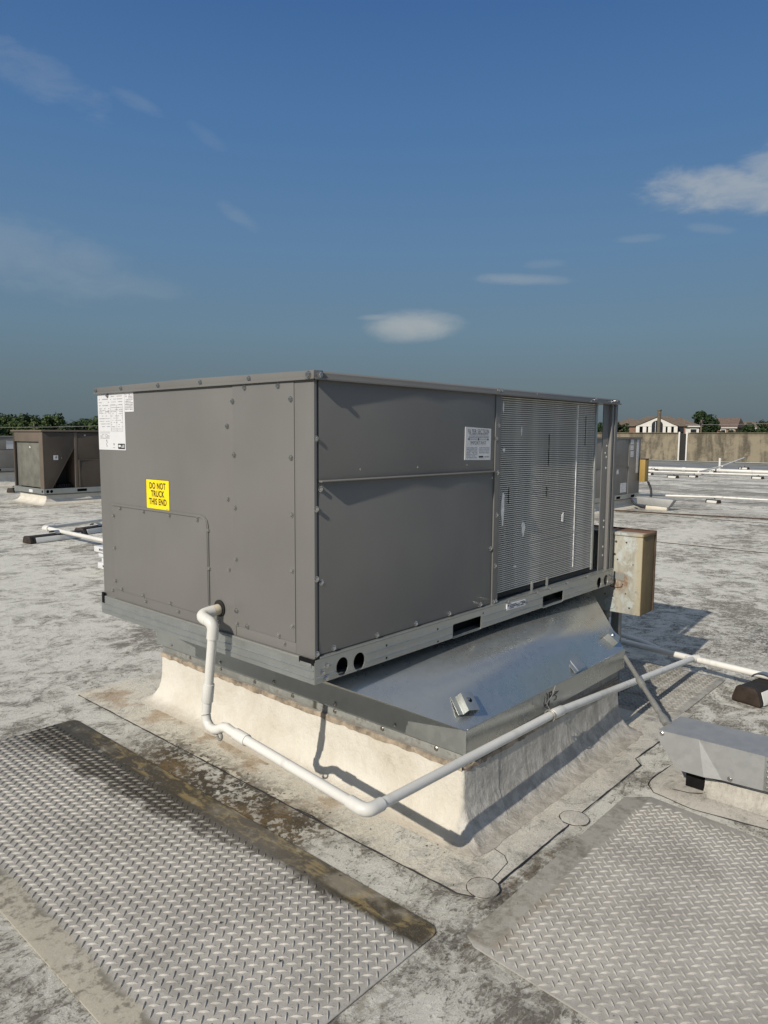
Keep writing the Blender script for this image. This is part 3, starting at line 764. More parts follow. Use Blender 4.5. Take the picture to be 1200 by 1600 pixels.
def dpt(u, v):
    k = min(int(v*NV), NV-1); t = v*NV-k
    fy = DY[k]+(DY[k+1]-DY[k])*t; fz = DZ[k]+(DZ[k+1]-DZ[k])*t
    w = min(1, max(0, math.sin(math.pi*min(1, max(0, u*1.05)))))      # ends stay straighter than the middle
    fy = fy*w+v*(1-w); fz = fz*w+v*(1-w)
    xa = T[0][0]+(T[1][0]-T[0][0])*u; xb = X0+(X1-X0)*u
    bow = math.sin(math.pi*u)*math.sin(math.pi*v)
    return Vector((xa+(xb-xa)*v, .075+(Y0-.075)*fy, ZU+(ZD-ZU)*fz + bow*.004*math.sin(4.2*u+.4)))
B().grid([[dpt(i/NU, j/NV) for i in range(NU+1)] for j in range(NV+1)]).build('sloped_deck', M['galv_deck'], ad, smooth=True)
b = B()
b.poly([(T[0][0], .075, ZU), (X0, Y0, ZD), (X0, Y1, ZD), (T[0][0], 1.11, ZU)])
b.poly([(T[1][0], .075, ZU), (T[1][0], 1.11, ZU), (X1, Y1, ZD), (X1, Y0, ZD)])
b.poly([(T[0][0], 1.11, ZU), (X0, Y1, ZD), (X1, Y1, ZD), (T[1][0], 1.11, ZU)])
b.build('side_deck', M['galv'], ad)
for a in ((.06, .07, 1.80, .075), (.06, 1.11, 1.80, 1.115), (.055, .07, .06, 1.115), (1.80, .07, 1.805, 1.115)): B().box(a[0], a[1], .530, a[2], a[3], .5595).build('neck_frame', M['galv_old'], ad)
B().box(X0, Y0-.002, ZS, X1+.002, Y0, ZD).build('skirt', M['galv_deck'], ad)
sl = B().box(X0-.002, Y0, ZS, X0, Y1, ZD).build('skirt', M['galv'], ad)
B().box(X1, Y0, ZS, X1+.002, Y1, ZD).build('skirt', M['galv'], ad)
B().box(X0, Y1, ZS, X1, Y1+.002, ZD).build('skirt', M['galv'], ad)
B().tube([(X0+.01, Y0-.001, ZD+.0005), (X1-.01, Y0-.001, ZD+.0005)], .0022, 6).build('hem', M['galv'], ad, smooth=True)
B().tube([(X0-.001, Y0+.01, ZD+.001), (X0-.001, Y1-.01, ZD+.001)], .0022, 6).build('hem', M['galv'], ad, smooth=True)
B().tube([(X0-.001, Y0-.001, ZS), (X0-.001, Y0-.001, ZD)], .0026, 6).build('hem', M['galv'], ad, smooth=True)
nd = Vector((0, -.206, .215)).normalized()      # deck normal
def on_deck(x, v):
    p = dpt(min(1, max(0, (x-X0*v-T[0][0]*(1-v))/((X1-X0)*v+(T[1][0]-T[0][0])*(1-v)))), v); p.x = x; return p
def bracket(x, v, w, l, h, rz, mat, hole=True):
    """folded lifting tab on the sloped deck"""
    ex = Vector((1, 0, 0)); ey = nd.cross(ex).normalized(); c = on_deck(x, v) + nd*.001
    ex2 = math.cos(rz)*ex + math.sin(rz)*ey; ey2 = -math.sin(rz)*ex + math.cos(rz)*ey
    m = Matrix((ex2, ey2, nd)).transposed().to_4x4(); m.translation = c
    b = B()
    prof = [(-w/2-.02, 0), (-w/2-.02, .0025), (-w/2, .0025), (-w/2+.003, h), (w/2-.003, h), (w/2, .0025), (w/2, 0), (w/2-.003, 0), (w/2-.006, h-.003), (-w/2+.006, h-.003), (-w/2+.003, 0)]
    b.prism(prof, 'y', -l/2, l/2)
    b.bm.transform(m)
    o = b.build('lifting_bracket', mat, ad, .0008)
    if hole:
        q = B(); q.tube([(0, .004, h+.0006), (0, .004, h+.0002)], .0085, 14); q.bm.transform(m); q.build('bracket_hole', M['hole'], o)
        q = B(); q.tube([(-.008, .006, h), (-.008, .006, h+.005)], .006, 6); q.bm.transform(m); q.build('bracket_bolt', M['screw'], o)
    return o
bracket(.492, .80, .055, .062, .028, -.25, M['galv'])
bracket(1.178, .90, .070, .058, .006, .05, M['galv'], False)
bracket(1.545, .80, .060, .055, .030, .35, M['galv'])
for y in (1.42, 1.05, .70, .36, .08): inst(SCR, 'screw', ad, (X0-.002, y, .290), RX)
for x in (.62, 1.1, 1.5): inst(SCS, 'screw', ad, (x, Y0-.002, .292), RY)
# hand-written initials in marker on the skirt
def stroke(pts, r=.0014):
    return B().tube([(x, Y0-.0028, z) for x, z in pts], r, 6).build('marker_writing', M['ink'], ad, smooth=True)
stroke([(.915, .338), (.922, .333), (.924, .315), (.920, .298), (.908, .294), (.900, .303), (.903, .310)], .0017)
stroke([(.938, .336), (.940, .310), (.934, .283)], .0018)
stroke([(.936, .330), (.952, .336), (.958, .325), (.942, .316)], .0015)
stroke([(.998, .322), (.982, .326), (.976, .316), (.990, .308), (.988, .298), (.972, .297)], .0015)
stroke([(.960, .315), (.985, .318), (1.004, .324)], .0011)

# ------------------------------------------------------------------ roof curb
cb = thing('roof_curb', 'cream membrane flashed roof curb under the curb adapter of the large unit', 'roof curb', (1.0, .62, 0))
CX0, CX1, CY0, CY1 = .446, 1.558, -.186, 1.530
B().box(CX0, CY0, .0, CX1, CY1, .271).build('curb_frame', M['band'], cb, .003)
def ring(off, z, r0=.006, jit=0, n=7, sub=24):
    x0, x1, y0, y1 = CX0-off, CX1+off*.6, CY0-off*1.25, CY1+off
    r = r0+max(off, 0)*.55
    pts = []
    cs = [((x1-r, y0+r), -90), ((x1-r, y1-r), 0), ((x0+r, y1-r), 90), ((x0+r, y0+r), 180)]
    prev = None; out = []
    for (cx, cy), a in cs:
        arc = [(cx+r*math.cos(R(a+90*i/n)), cy+r*math.sin(R(a+90*i/n))) for i in range(n+1)]
        out.append(arc)
    for k in range(4):
        pts += out[k]
        p, q = out[k][-1], out[(k+1) % 4][0]
        for i in range(1, sub): pts.append((p[0]+(q[0]-p[0])*i/sub, p[1]+(q[1]-p[1])*i/sub))
    return [(px, py, z) for px, py in pts]
prof = [(.0035, .212), (.0045, .17), (.006, .13), (.010, .095), (.018, .065), (.032, .038), (.050, .018), (.070, .008), (.092, .0045)]
rows = [ring(.0005, .212)]+[ring(a, z) for a, z in prof]
# wrinkles low down
rr2 = []
for j, rw in enumerate(rows):
    amp = max(0, j-3)*.0011
    rr2.append([(x+amp*math.sin(i*1.7+j)*rnd.uniform(-1, 1), y+amp*math.cos(i*1.3)*rnd.uniform(-1, 1), z+(amp*rnd.uniform(0, 1) if 4 < j < 9 else 0)) for i, (x, y, z) in enumerate(rw)])
B().grid(rr2, True).build('membrane_flashing', M['membrane'], cb, smooth=True)
n_, sub_ = 7, 24
k0 = 3*(n_+1+sub_-1)
lap = []
for rw in rr2:
    L = len(rw); out = []
    for i in range(k0-3, k0+n_+1+4):
        x, y, z = rw[i % L]; d = Vector((x-(CX0+.25), y-(CY0+.25), 0)).normalized(); out.append((x+d.x*.0020, y+d.y*.0020, z+.0012))
    lap.append(out)
B().grid(lap).build('corner_lap', M['membrane'], cb, smooth=True)
# ragged sealant bead and termination bar along the top of the membrane
def bead(p, q, name, w, h, mat, n=70, jit=.004, zc=.216):
    b = B(); p, q = Vector(p), Vector(q); d = (q-p).normalized(); nn = Vector((d.y, -d.x, 0)); rows = []
    for i in range(n+1):
        c = p.lerp(q, i/n); a1, a2, a3 = rnd.uniform(-jit, jit), rnd.uniform(-jit, jit), rnd.uniform(.6, 1.15)
        rows.append([c+Vector((0, 0, h+a1)), c+nn*w*a3+Vector((0, 0, h*.7+a1)), c+nn*w*a3*1.1+Vector((0, 0, -h*.6+a2)), c+Vector((0, 0, -h+a2))])
    b.grid(rows); return b.build(name, mat, cb, smooth=True)
bead((CX0, CY1, .219), (CX0, CY0, .219), 'sealant_bead', .008, .011, M['sealant'])
bead((CX0, CY0, .215), (CX1, CY0, .215), 'sealant_bead', .008, .011, M['sealant'])
B().box(CX0-.003, CY0+.03, .228, CX0-.0005, CY1, .2335).build('termination_bar', M['galv_old'], cb, .0008)
B().box(CX0+.03, CY0-.003, .226, CX1, CY0-.0005, .2325).build('termination_bar', M['galv_old'], cb, .0008)
for k in range(7): inst(SCR, 'screw', cb, (CX0, -.08+k*.23, .252), RX)

# ------------------------------------------------------------------ condensate drain pipe
dp = thing('drain_pipe', 'white pvc condensate drain pipe running from the large unit around its curb', 'pipe', (-.08, .4, .35))
pr = .0142
def arc(p, q, r, t, n=6):
    """smooth the polyline corner q between p and r with trim t"""
    p, q, r = Vector(p), Vector(q), Vector(r); a = q+(p-q).normalized()*t; c = q+(r-q).normalized()*t
    return [a.lerp(q, i/n).lerp(q.lerp(c, i/n), i/n) for i in range(n+1)]
H0, H1, H2 = Vector((.004, .433, .699)), Vector((-.080, .433, .692)), Vector((-.070, .372, .674))
V1 = Vector((-.080, .404, .388))
B().tube([H0, H0.lerp(H1, .45)], pr*.95, 18).build('pipe_section', M['pvc'], dp, smooth=True)
B().tube([H0.lerp(H1, .14), H0.lerp(H1, .52)], pr*1.22, 18).build('coupling', M['cream'], dp, .0015)
B().tube([H0.lerp(H1, .40)]+arc(H0, H1, H2, .030)+[H1.lerp(H2, .62)], pr*1.26, 18).build('elbow', M['pvc'], dp, smooth=True)
B().tube([H1.lerp(H2, .40)]+arc(H1, H2, V1, .022)+[H2.lerp(V1, .16)], pr*1.24, 18).build('elbow', M['pvc'], dp, smooth=True)
B().tube([H2.lerp(V1, .1), H2.lerp(V1, .98)], pr, 18).build('pipe_section', M['pvc'], dp, smooth=True)
B().tube([H2.lerp(V1, .66), H2.lerp(V1, .86)], pr*1.24, 18).build('coupling', M['pvc'], dp, .0015)
trap = [(-.080, .406, .385), (-.080, .402, .366), (-.080, .385, .351), (-.080, .362, .350), (-.080, .340, .358), (-.080, .320, .370), (-.080, .300, .374), (-.080, .276, .369), (-.080, .245, .367)]
B().tube(trap, pr*1.02, 18).build('trap_bend', M['pvc'], dp, smooth=True)
B().tube([(-.080, .338+.012*math.cos(t), .338+.012*math.sin(t)) for t in [k*.5 for k in range(13)]], .004, 8).build('clip_ring', M['galv_old'], dp, smooth=True)
E0, E1 = Vector((-.080, .262, .3685)), Vector((-.080, -.271, .322))
B().tube([E0, E1.lerp(E0, .06)], pr, 18).build('pipe_section', M['pvc'], dp, smooth=True)
B().tube([E0.lerp(E1, .01), E0.lerp(E1, .11)], pr*1.24, 18).build('coupling', M['pvc'], dp, .0015)
C1 = Vector((.925, -.243, .276)); TE = Vector((2.50, -.180, .092))
B().tube([E1.lerp(E0, .11)]+arc(E0, E1, C1, .026)+[E1.lerp(C1, .055)], pr*1.24, 18).build('elbow', M['pvc'], dp, smooth=True)
B().tube([E1.lerp(C1, .03), C1], pr, 18).build('pipe_section', M['pvc'], dp, smooth=True)
B().tube([C1.lerp(E1, .035), C1.lerp(TE, .025)], pr*1.26, 18).build('coupling', M['pvc'], dp, .0015)
B().tube([C1, TE], pr, 18).build('pipe_section', M['pvc'], dp, smooth=True)
B().tube([TE-Vector((-.03, .02, 0)), TE+Vector((-.03, .02, 0))], pr*1.3, 18).build('tee', M['pvc'], dp, .0015)
wt = thing('wire_tie', 'thin steel wire tie holding the white drain pipe to the adapter skirt', 'wire', (.9, -.22, .3))
cp = C1.lerp(E1, .05)
B().tube([cp+Vector((0, math.cos(t)*.020, math.sin(t)*.020)) for t in [k*.45 for k in range(15)]], .0022, 6).build('loop', M['wire'], wt, smooth=True)
B().tube([cp+Vector((.004, math.cos(t)*.020, math.sin(t)*.020)) for t in [k*.45 for k in range(15)]], .0018, 6).build('loop', M['wire'], wt, smooth=True)
B().tube([cp+Vector((0, 0, .021)), (.905, -.213, .305), (.945, -.212, .322), (.972, -.21, .352)], .0015, 6).build('wire_end', M['wire'], wt, smooth=True)
B().tube([cp+Vector((0, .004, .021)), (.89, -.212, .300), (.90, -.209, .332)], .0013, 6).build('wire_end', M['ink'], wt, smooth=True)

# ------------------------------------------------------------------ walkway pads with raised treads
TW = []
def tread_mesh():
    b = B(); l, w, h = .0148, .0029, .0044
    v = [b.bm.verts.new(p) for p in ((-l, 0, 0), (0, -w, 0), (l, 0, 0), (0, w, 0), (-l*.55, 0, h*.8), (l*.55, 0, h*.8), (0, 0, h))]
    for f in ((0, 1, 4), (1, 6, 4), (1, 5, 6), (1, 2, 5), (2, 3, 5), (3, 6, 5), (3, 4, 6), (3, 0, 4)): b.bm.faces.new([v[i] for i in f])
    me = bpy.data.meshes.new('tread'); b.bm.to_mesh(me); b.bm.free(); me.materials.append(M['tread']); return me
TR = tread_mesh()
CAMX, CAMY = -1.308, -1.422
def pad(label, poly, treads, loc, a=.0222, phase=0.0, thick=.0050, ang=0.0, nind=300):
    p = thing('walkway_pad', label, 'walkway pad', loc, 'grey tread plate walkway pads lying on the roof')
    B().prism(poly, 'z', .0006, thick).build('pad_sheet', M['pad'], p, .0025)
    x0, y0, x1, y1 = treads
    d1 = Vector((math.cos(R(-45)+ang), math.sin(R(-45)+ang))); d2 = Vector((-d1.y, d1.x)); cen = Vector(((x0+x1)/2, (y0+y1)/2))
    N = int(max(x1-x0, y1-y0)/a)+4; L = []
    for i in range(-N, N):
        for j in range(-N, N):
            c = cen+d1*(i*a+phase)+d2*(j*a)
            if x0 < c.x < x1 and y0 < c.y < y1: L.append((c, (i+j) % 2))
    # nearest those the photograph can show (inside the frame)
    def seen(c):
        d = Vector((c.x-CAMX, c.y-CAMY, -1.24)); w = d.dot(f_)
        return w > .1 and abs(d.dot(r2)/w) < .52 and abs(d.dot(u2)/w) < .70
    L.sort(key=lambda t: ((t[0].x-CAMX)**2+(t[0].y-CAMY)**2) + (0 if seen(t[0]) else 100))
    rz1 = math.atan2(d1.y, d1.x)
    for c, k in L[:nind]:
        o = inst(TR, 'tread', p, (c.x, c.y, thick-.0003), (0, 0, rz1+(R(90) if k else 0)))
    bv, bf = [], []
    src = [v.co.copy() for v in TR.vertices]; sf = [tuple(q.vertices) for q in TR.polygons]
    for c, k in L[nind:]:
        a_ = rz1+(R(90) if k else 0); cs, sn = math.cos(a_), math.sin(a_); n0 = len(bv)
        for v in src: bv.append((c.x+cs*v.x-sn*v.y-loc[0], c.y+sn*v.x+cs*v.y-loc[1], thick-.0003+v.z-loc[2]))
        bf += [tuple(n0+i for i in q) for q in sf]
    if bf:
        me = bpy.data.meshes.new('treads'); me.from_pydata(bv, [], bf); me.materials.append(M['tread'])
        o = bpy.data.objects.new('treads', me); link(o); o.parent = p; o['kind'] = 'stuff'
    return p
padA = pad('grey tread plate walkway pad left of the curb with mossy brown inner edge', rrect(-.662, -.402, .056, 1.600, .035), (-.588, -.392, -.030, 1.592), (-.3, .6, 0))
padB = pad('grey tread plate walkway pad right of the curb with flat grey border strip', [(.082, -.462), (1.018, -.460), (1.082, -.53), (1.050, -.92), (1.040, -1.55), (.045, -1.55), (.045, -.82), (.06, -.50)], (.06, -1.54, 1.036, -.530), (.55, -1.0, 0), phase=.006, ang=R(3))
padC = pad('dirty small tread plate walkway pad half in shadow beyond the adapter', rrect(1.80, -.335, 2.56, .42, .03), (1.83, -.30, 2.53, .40), (2.2, 0, 0), nind=0)

# ------------------------------------------------------------------ sheet metal hood at right with its curb and conduit
hd = thing('pipe_hood', 'dented galvanized sheet metal hood over a small cream curb at right foreground', 'pipe hood', (1.28, -.68, 0))
hx0, hx1, hy0, hy1, hz0, hz1 = 1.200, 1.372, -.500, -.960, .082, .203
fr = [(-.500, .203), (-.500, .168), (-.572, .074), (-.66, .080), (-.960, .098), (-.960, .212)]
b = B()
# dented front sheet, fan around a creased vertex
b.poly([(hx0, -.5, .200), (hx0, -.5, .166), (hx0, -.572, .074), (hx0-.010, -.664, .081), (hx0+.002, -.638, .204)])
b.poly([(hx0+.002, -.638, .204), (hx0-.010, -.664, .081), (hx0+.001, -.72, .085)])
b.poly([(hx0+.002, -.638, .204), (hx0+.001, -.72, .085), (hx0, -.960, .098), (hx0, -.960, .212)])
b.build('front_sheet', M['galv_hood'], hd)
B().poly([(hx0-.001, -.5, .2005), (hx0+.001, -.638, .2045), (hx0-.001, -.96, .2125), (hx1, -.96, .216), (hx1, -.515, .204)]).build('top_sheet', M['galv_hood'], hd)
B().poly([(hx1, -.515, .204), (hx1, -.515, .17), (hx1, -.585, .08), (hx1, -.96, .098), (hx1, -.96, .216)]).build('back_sheet', M['galv_hood'], hd)
b = B().poly([(hx0, -.5, .200), (hx1, -.515, .204), (hx1, -.515, .17), (hx0, -.5, .166)])
b.poly([(hx0, -.5, .166), (hx1, -.515, .17), (hx1, -.585, .08), (hx0, -.572, .074)]); b.build('end_sheet', M['galv_hood'], hd)
B().box(hx0-.003, -.868, .094, hx0-.0005, -.848, .2095).build('end_flange', M['galv'], hd, .0008)
for k in range(6): inst(SCS, 'rivet', hd, (hx0-.003, -.858, .105+k*.018), RX)
for y, z in ((-.512, .190), (-.745, .098)): inst(SCR, 'screw', hd, (hx0, y, z), RX)
hc = thing('small_pipe_curb', 'small cream flashed pipe curb under the dented metal hood at right', 'pipe curb', (1.29, -.75, 0))
B().box(1.245, -1.0, .0, 1.335, -.655, .078).build('curb_body', M['membrane'], hc, .01)
b = B(); b.grid([[(1.240-o, y, z) for y in (-1.0, -.9, -.8, -.7, -.66, -.655)] for o, z in ((0, .06), (.004, .03), (.016, .012), (.035, .004))])
b.build('flashing', M['skirt'], hc, smooth=True)
B().box(1.25, -.652, .0, 1.33, -.585, .074).build('dark_opening', M['hole'], hc, .004)
cd = thing('conduit', 'weathered grey conduit sloping from behind the adapter down into the hood at right', 'conduit', (1.3, -.5, .2))
c0, c1 = Vector((1.268, -.505, .200)), Vector((1.60, -.185, .325))
B().tube([c0, c0.lerp(c1, .06), c0.lerp(c1, .14), c0.lerp(c1, .9), c0.lerp(c1, 1.5)], [.015, .017, .0095, .0095, .0095], 14).build('pipe_section', M['galv_old'], cd, smooth=True)
B().tube([c0.lerp(c1, .50), c0.lerp(c1, .60)], .0135, 14).build('coupling', M['galv_old'], cd, .0015)
B().tube([c0.lerp(c1, .16), c0.lerp(c1, .30)], .0118, 14).build('coupling', M['galv_old'], cd, .0015)

# ------------------------------------------------------------------ electrical disconnect box behind the unit
db = thing('disconnect_box', 'rusty peeling yellow and grey electrical disconnect box at the far corner of the large unit', 'electrical box', (1.95, 0, .6))
B().box(1.900, -.133, .420, 2.035, .20, .785).build('enclosure', M['disc'], db, .004)
B().box(1.895, -.138, .786, 2.040, .205, .800).build('enclosure_lid', M['disc'], db, .003)
B().box(2.0355, -.140, .424, 2.042, .205, .806).build('door', M['rustbrown'], db, .002)
for y, z, r in ((-.055, .755, .0045), (-.005, .755, .006), (.0, .695, .006), (-.015, .672, .004), (-.08, .45, .0045), (.04, .50, .004), (.0, .495, .0035), (-.06, .515, .0035), (-.09, .655, .003)):
    B().tube([(1.8992, y, z), (1.8999, y, z)], r, 10).build('knockout_hole', M['rustbrown'], db)
B().tube([(1.8990, .012+.027*math.cos(t), .462+.027*math.sin(t)) for t in [k*.35 for k in range(19)]], .002, 6).build('knockout_ring', M['disc'], db, smooth=True)
B().tube([(1.8985, -.045, .560), (1.8985, -.040, .545), (1.8985, -.02, .540), (1.8985, .012, .540), (1.8985, .018, .575)], .002, 6).build('latch_groove', M['rustbrown'], db, smooth=True)
B().box(1.8982, -.052, .575, 1.8999, .012, .610).build('worn_label', M['galv_old'], db)
B().tube([(1.94, .05, .42), (1.94, .05, .38)], .022, 12).build('conduit_fitting', M['galv_old'], db, .002)
ds = thing('box_strut', 'dark steel strut behind the large unit carrying the rusty electrical box', 'strut', (2.05, .1, 0))
B().box(2.043, .03, .0, 2.083, .07, .78).build('post', M['galv_old'], ds, .003)
B().box(2.0, -.02, .0, 2.13, .12, .012).build('foot_plate', M['galv_old'], ds, .002)
fx_ = thing('flex_conduit', 'dark flexible conduit hanging from the rusty electrical box down behind the adapter', 'conduit', (1.9, .05, .3))
B().tube([(1.94, .05, .39), (1.935, .045, .33), (1.92, .03, .26), (1.90, .0, .18), (1.88, -.03, .10), (1.87, -.05, .03)], .013, 12).build('conduit_run', M['black'], fx_, smooth=True)

# ------------------------------------------------------------------ pipe supports and pvc pipes on the roof
def support(label, loc, rz, L=.34, h=.10, wb=.13, wt_=.075):
    t = thing('pipe_support', label, 'pipe support', (0, 0, 0), 'black and white pipe supports lying on the roof')
    pr_ = [(-wb/2, .003), (wb/2, .003), (wb/2, .02), (wt_/2+.012, h-.012), (wt_/2, h), (-wt_/2, h), (-wt_/2-.012, h-.012), (-wb/2, .02)]
    b = B().prism(pr_, 'x', -L/2+.02, L/2-.02)
    b.build('block', M['black'], t, .004)
    for s in (-1, 1):
        out = [(s*(wb/2+.001), .006), (s*(wb/2+.004), .006), (s*(wb/2+.004), .022), (s*(wt_/2+.018), h-.016), (s*(wt_/2+.014), h-.016), (s*(wb/2+.001), .020)]
        B().prism(out, 'x', -L/2+.035, L/2-.035).build('side_strip', M['supp_white'], t, .001)
    e = [(x*1.04, z*1.02+.001) for x, z in pr_]
    for s in (-1, 1): B().prism(e, 'x', s*(L/2-.02), s*L/2).build('end_cap', M['endcap'], t, .006)
    b = B(); b.grid([[(x, .055*math.cos(a)*1.0, h+.004+.034*math.sin(a)) for a in [math.pi*k/10 for k in range(11)]] for x in (-.02, .02)])
    b.build('pipe_strap', M['galv'], t, smooth=True)
    t.location = loc; t.rotation_euler = (0, 0, rz)
    return t
G0 = Vector((2.43, .16, .092)); G1 = Vector((2.40, -1.20, .086))
sup = support('black and white pipe support with brown end under the pipe at right edge', (2.415, -.545, 0), R(-12), .34, .082)
rp = thing('gas_pipe', 'white painted pipe on supports running to the right edge behind the adapter', 'pipe', (2.45, -.2, .09))
ga = Vector((2.62, .75, .092)); gt = Vector((2.50, -.180, .092)); gb = Vector((2.40, -1.6, .092))
B().tube([ga, gt], .0165, 16).build('pipe_section', M['pvc'], rp, smooth=True)
B().tube([gt-Vector((0, .03, 0)), Vector((2.44, -.5, .100)), gb], .0165, 16).build('pipe_section', M['pvc'], rp, smooth=True)
B().tube([(2.9, .62, .06), (2.75, .20, .06), (2.66, .05, .06)], .014, 12).build('side_branch', M['pvc'], rp, smooth=True)

lpipe = thing('condensate_line', 'white pvc pipe with elbow lying on supports left of the large unit', 'pipe', (2.41, 7.4, .1))
B().tube([(2.41, 7.42, .105), (2.42, 4.0, .085)], .024, 14).build('pipe_section', M['pvc'], lpipe, smooth=True)
B().tube([(2.41, 7.42, .105), (4.6, 8.08, .12)], .024, 14).build('pipe_section', M['pvc'], lpipe, smooth=True)
B().tube([(2.41, 7.30, .105), (2.40, 7.40, .105), (2.43, 7.43, .105), (2.52, 7.455, .107)], .036, 14).build('elbow', M['pvc'], lpipe, smooth=True)
dup(sup, (2.36, 7.02, 0), R(8), 1.0, 'long black and white pipe support under the elbow of the left pipe').scale = (2.1, 1.25, 1)
dup(sup, (3.02, 7.36, 0), R(200), 1.0, 'second black and white pipe support behind the elbow of the left pipe').scale = (1.7, 1.3, 1)
dup(sup, (4.86, 14.6, 0), R(35), 1.2, 'black and white pipe support far left beside the brown unit')

# far pipe runs on the right
def run(label, pts, r, name='long_pipe'):
    t = thing(name, label, 'pipe', pts[0]); b = B().tube(pts, r, 10); b.build('pipe_section', M['pvc'], t, smooth=True)
    for p in pts[1:-1]: B().tube([Vector(p)-Vector((0, .06, 0)), Vector(p)+Vector((0, .06, 0))], r*1.35, 10).build('coupling', M['pvc'], t, smooth=True)
    return t
run('white pipe running right from behind the grey unit with the metal hood', [(12.6, 4.9, .10), (13.3, 3.0, .10), (13.5, .5, .09), (13.6, -4, .09)], .021)
run('long white pipe crossing the far roof below the parapet', [(21.5, 10.5, .12), (22.4, 8.13, .12), (23.0, 4.5, .11), (23.4, -3, .1)], .026)
run('white pipe turning diagonally towards the parapet from the long far pipe', [(22.9, 6.6, .14), (26.5, 7.0, .2), (29.6, 7.1, .45)], .028)
run('thin white pipe parallel to the low curb near the parapet', [(25.3, 14, .09), (25.6, 8, .09), (25.9, -4, .09)], .055)
run('short white vent pipe standing by the low curb', [(29.6, 8.0, .0), (29.6, 8.0, .42)], .045, 'vent_pipe')
for i, (x, y, rz, sc, lb) in enumerate(((24.6, 8.75, 60, 1.25, 'longest far black pipe support before the parapet gap'), (22.3, 8.0, 80, .95, 'far black pipe support left of the white blocks'),
        (21.1, 6.75, 75, 1.0, 'far white sided pipe support in front of the long pipe'), (22.0, 6.45, 70, .85, 'small far pipe support on the long white pipe'),
        (24.1, 6.98, 80, .85, 'first far pipe support under the diagonal pipe'), (25.4, 6.95, 60, .9, 'second far pipe support under the diagonal pipe'),
        (29.5, 7.05, 80, 1.1, 'pipe support at the raised end of the diagonal pipe'), (22.6, 4.75, 75, 1.0, 'far pipe support near the right edge on the long pipe'),
        (13.1, 3.05, 70, .8, 'black and white pipe support on the nearer pipe beyond the metal hood'))):
    dup(sup, (x, y, 0), R(rz), sc, lb)
cbl = thing('roof_cable', 'thin brown cable lying across the roof behind the large unit', 'cable', (10.3, 3.5, 0))
B().tube([(9.9, 5.2, .02), (10.23, 3.76, .02), (10.35, 3.0, .018), (10.5, 2.2, .02), (10.66, 1.49, .02), (10.9, 0, .02), (11.1, -3, .02)], .011, 8).build('cable_run', M['rustbrown'], cbl, smooth=True)

# ------------------------------------------------------------------ stack of white filter boxes
for k, (dx, dy, h, lb) in enumerate(((0, 0, .055, 'bottom white carton of the stack behind the large unit'), (.03, -.02, .05, 'second white carton up in the stack behind the large unit'),
                                     (.01, .0, .05, 'third white carton up in the stack behind the large unit'), (-.02, .02, .05, 'topmost white carton of the stack behind the large unit'))):
    z0 = sum((.055, .05, .05, .05)[:k])+.001*k
    t = thing('filter_carton', lb, 'carton', (1.85+dx, 4.60+dy, z0), 'white printed cartons stacked behind the unit')
    B().box(1.85+dx, 4.45+dy, z0, 2.30+dx, 4.98+dy, z0+h).build('carton_box', M['label'], t, .003)
    text('MOO MOO MOO', .030, 'x', (1.849+dx, 4.76+dy, z0+h*.5), M['ink'], t, 1.0, .001)
    lines('y', 4.4495+dy, 1.88+dx, 2.27+dx, z0+.012, z0+h-.012, 2, .01, t, 'ink', .2)
    if k == 3:
        b = B()
        for q in range(4): b.prism([(1.87+dx, 4.94-q*.1), (1.89+dx, 4.945-q*.1), (2.0+dx, 4.90-q*.1), (1.98+dx, 4.89-q*.1)], 'z', z0+h, z0+h+.0006)
        b.build('top_print', M['ink'], t)

# ------------------------------------------------------------------ other rooftop units
def small_curb(t, x0, y0, x1, y1, h, flare=.10):
    rows = []
    for o, z in ((0, h), (.0, h*.6), (flare*.25, h*.3), (flare*.6, h*.12), (flare, .003)):
        rows.append([(x0-o, y0-o, z), (x1+o, y0-o, z), (x1+o, y1+o, z), (x0-o, y1+o, z)])
    B().grid(rows, True).build('membrane_flashing', M['membrane'], t)
    B().box(x0+.005, y0+.005, 0, x1-.005, y1-.005, h+.02).build('curb_frame', M['galv_old'], t)

bu = thing('rooftop_air_conditioner', 'brown rooftop unit with dark triangular opening at left behind the large unit', 'air conditioner', (4.9, 11.8, .2))
bx0, bx1, by0, by1 = 4.045, 6.10, 11.27, 12.52
bc = thing('roof_curb', 'low cream flashed roof curb under the brown unit at left', 'roof curb', (4.9, 11.8, 0))
small_curb(bc, bx0+.05, by0+.05, bx1-.05, by1-.10, .17, .14)
rl_ = B().plate(rect(bx0, .195, bx1, .285), [rrect(4.62, .215, 4.80, .262, .01), circ(4.10, .238, .028, 12), circ(4.165, .238, .028, 12)], 'y', by0-.01, by0).build('base_rail', M['galv'], bu)
B().plate([(by0-.01, .195), (by1, .195), (by1, .285), (by0-.01, .285)], [circ(by0+.06, .238, .028, 12)], 'x', bx0-.012, bx0-.001).build('base_rail', M['galv'], bu)
B().box(bx0-.016, 11.72, .205, bx0-.0125, 11.87, .255).build('rail_label', M['label'], bu)
B().box(bx0+.02, by0+.04, .195, bx1, by1, .28).build('slot_shade', M['hole'], bu)  # black filler in place of the shade inside the rail
B().box(bx0-.02, by0-.02, 1.275, bx1+.02, by1+.06, 1.305).build('lid', M['brown_lt'], bu, .006)
B().box(bx0+.01, by0+.02, 1.262, bx1-.01, by1-.01, 1.275).build('lid_inner', M['brown'], bu)
B().box(bx0+.005, by0+.16, 1.10, bx0+.03, by1-.05, 1.262).build('top_band', M['brown_lt'], bu, .004)
B().box(bx0+.045, by0+.15, .295, bx0+.08, by1-.06, 1.10).build('coil', M['coil_far'], bu, .002)
B().box(bx0+.042, by1-.10, .295, bx0+.0445, by1-.06, 1.10).build('coil_edge', M['galv'], bu)
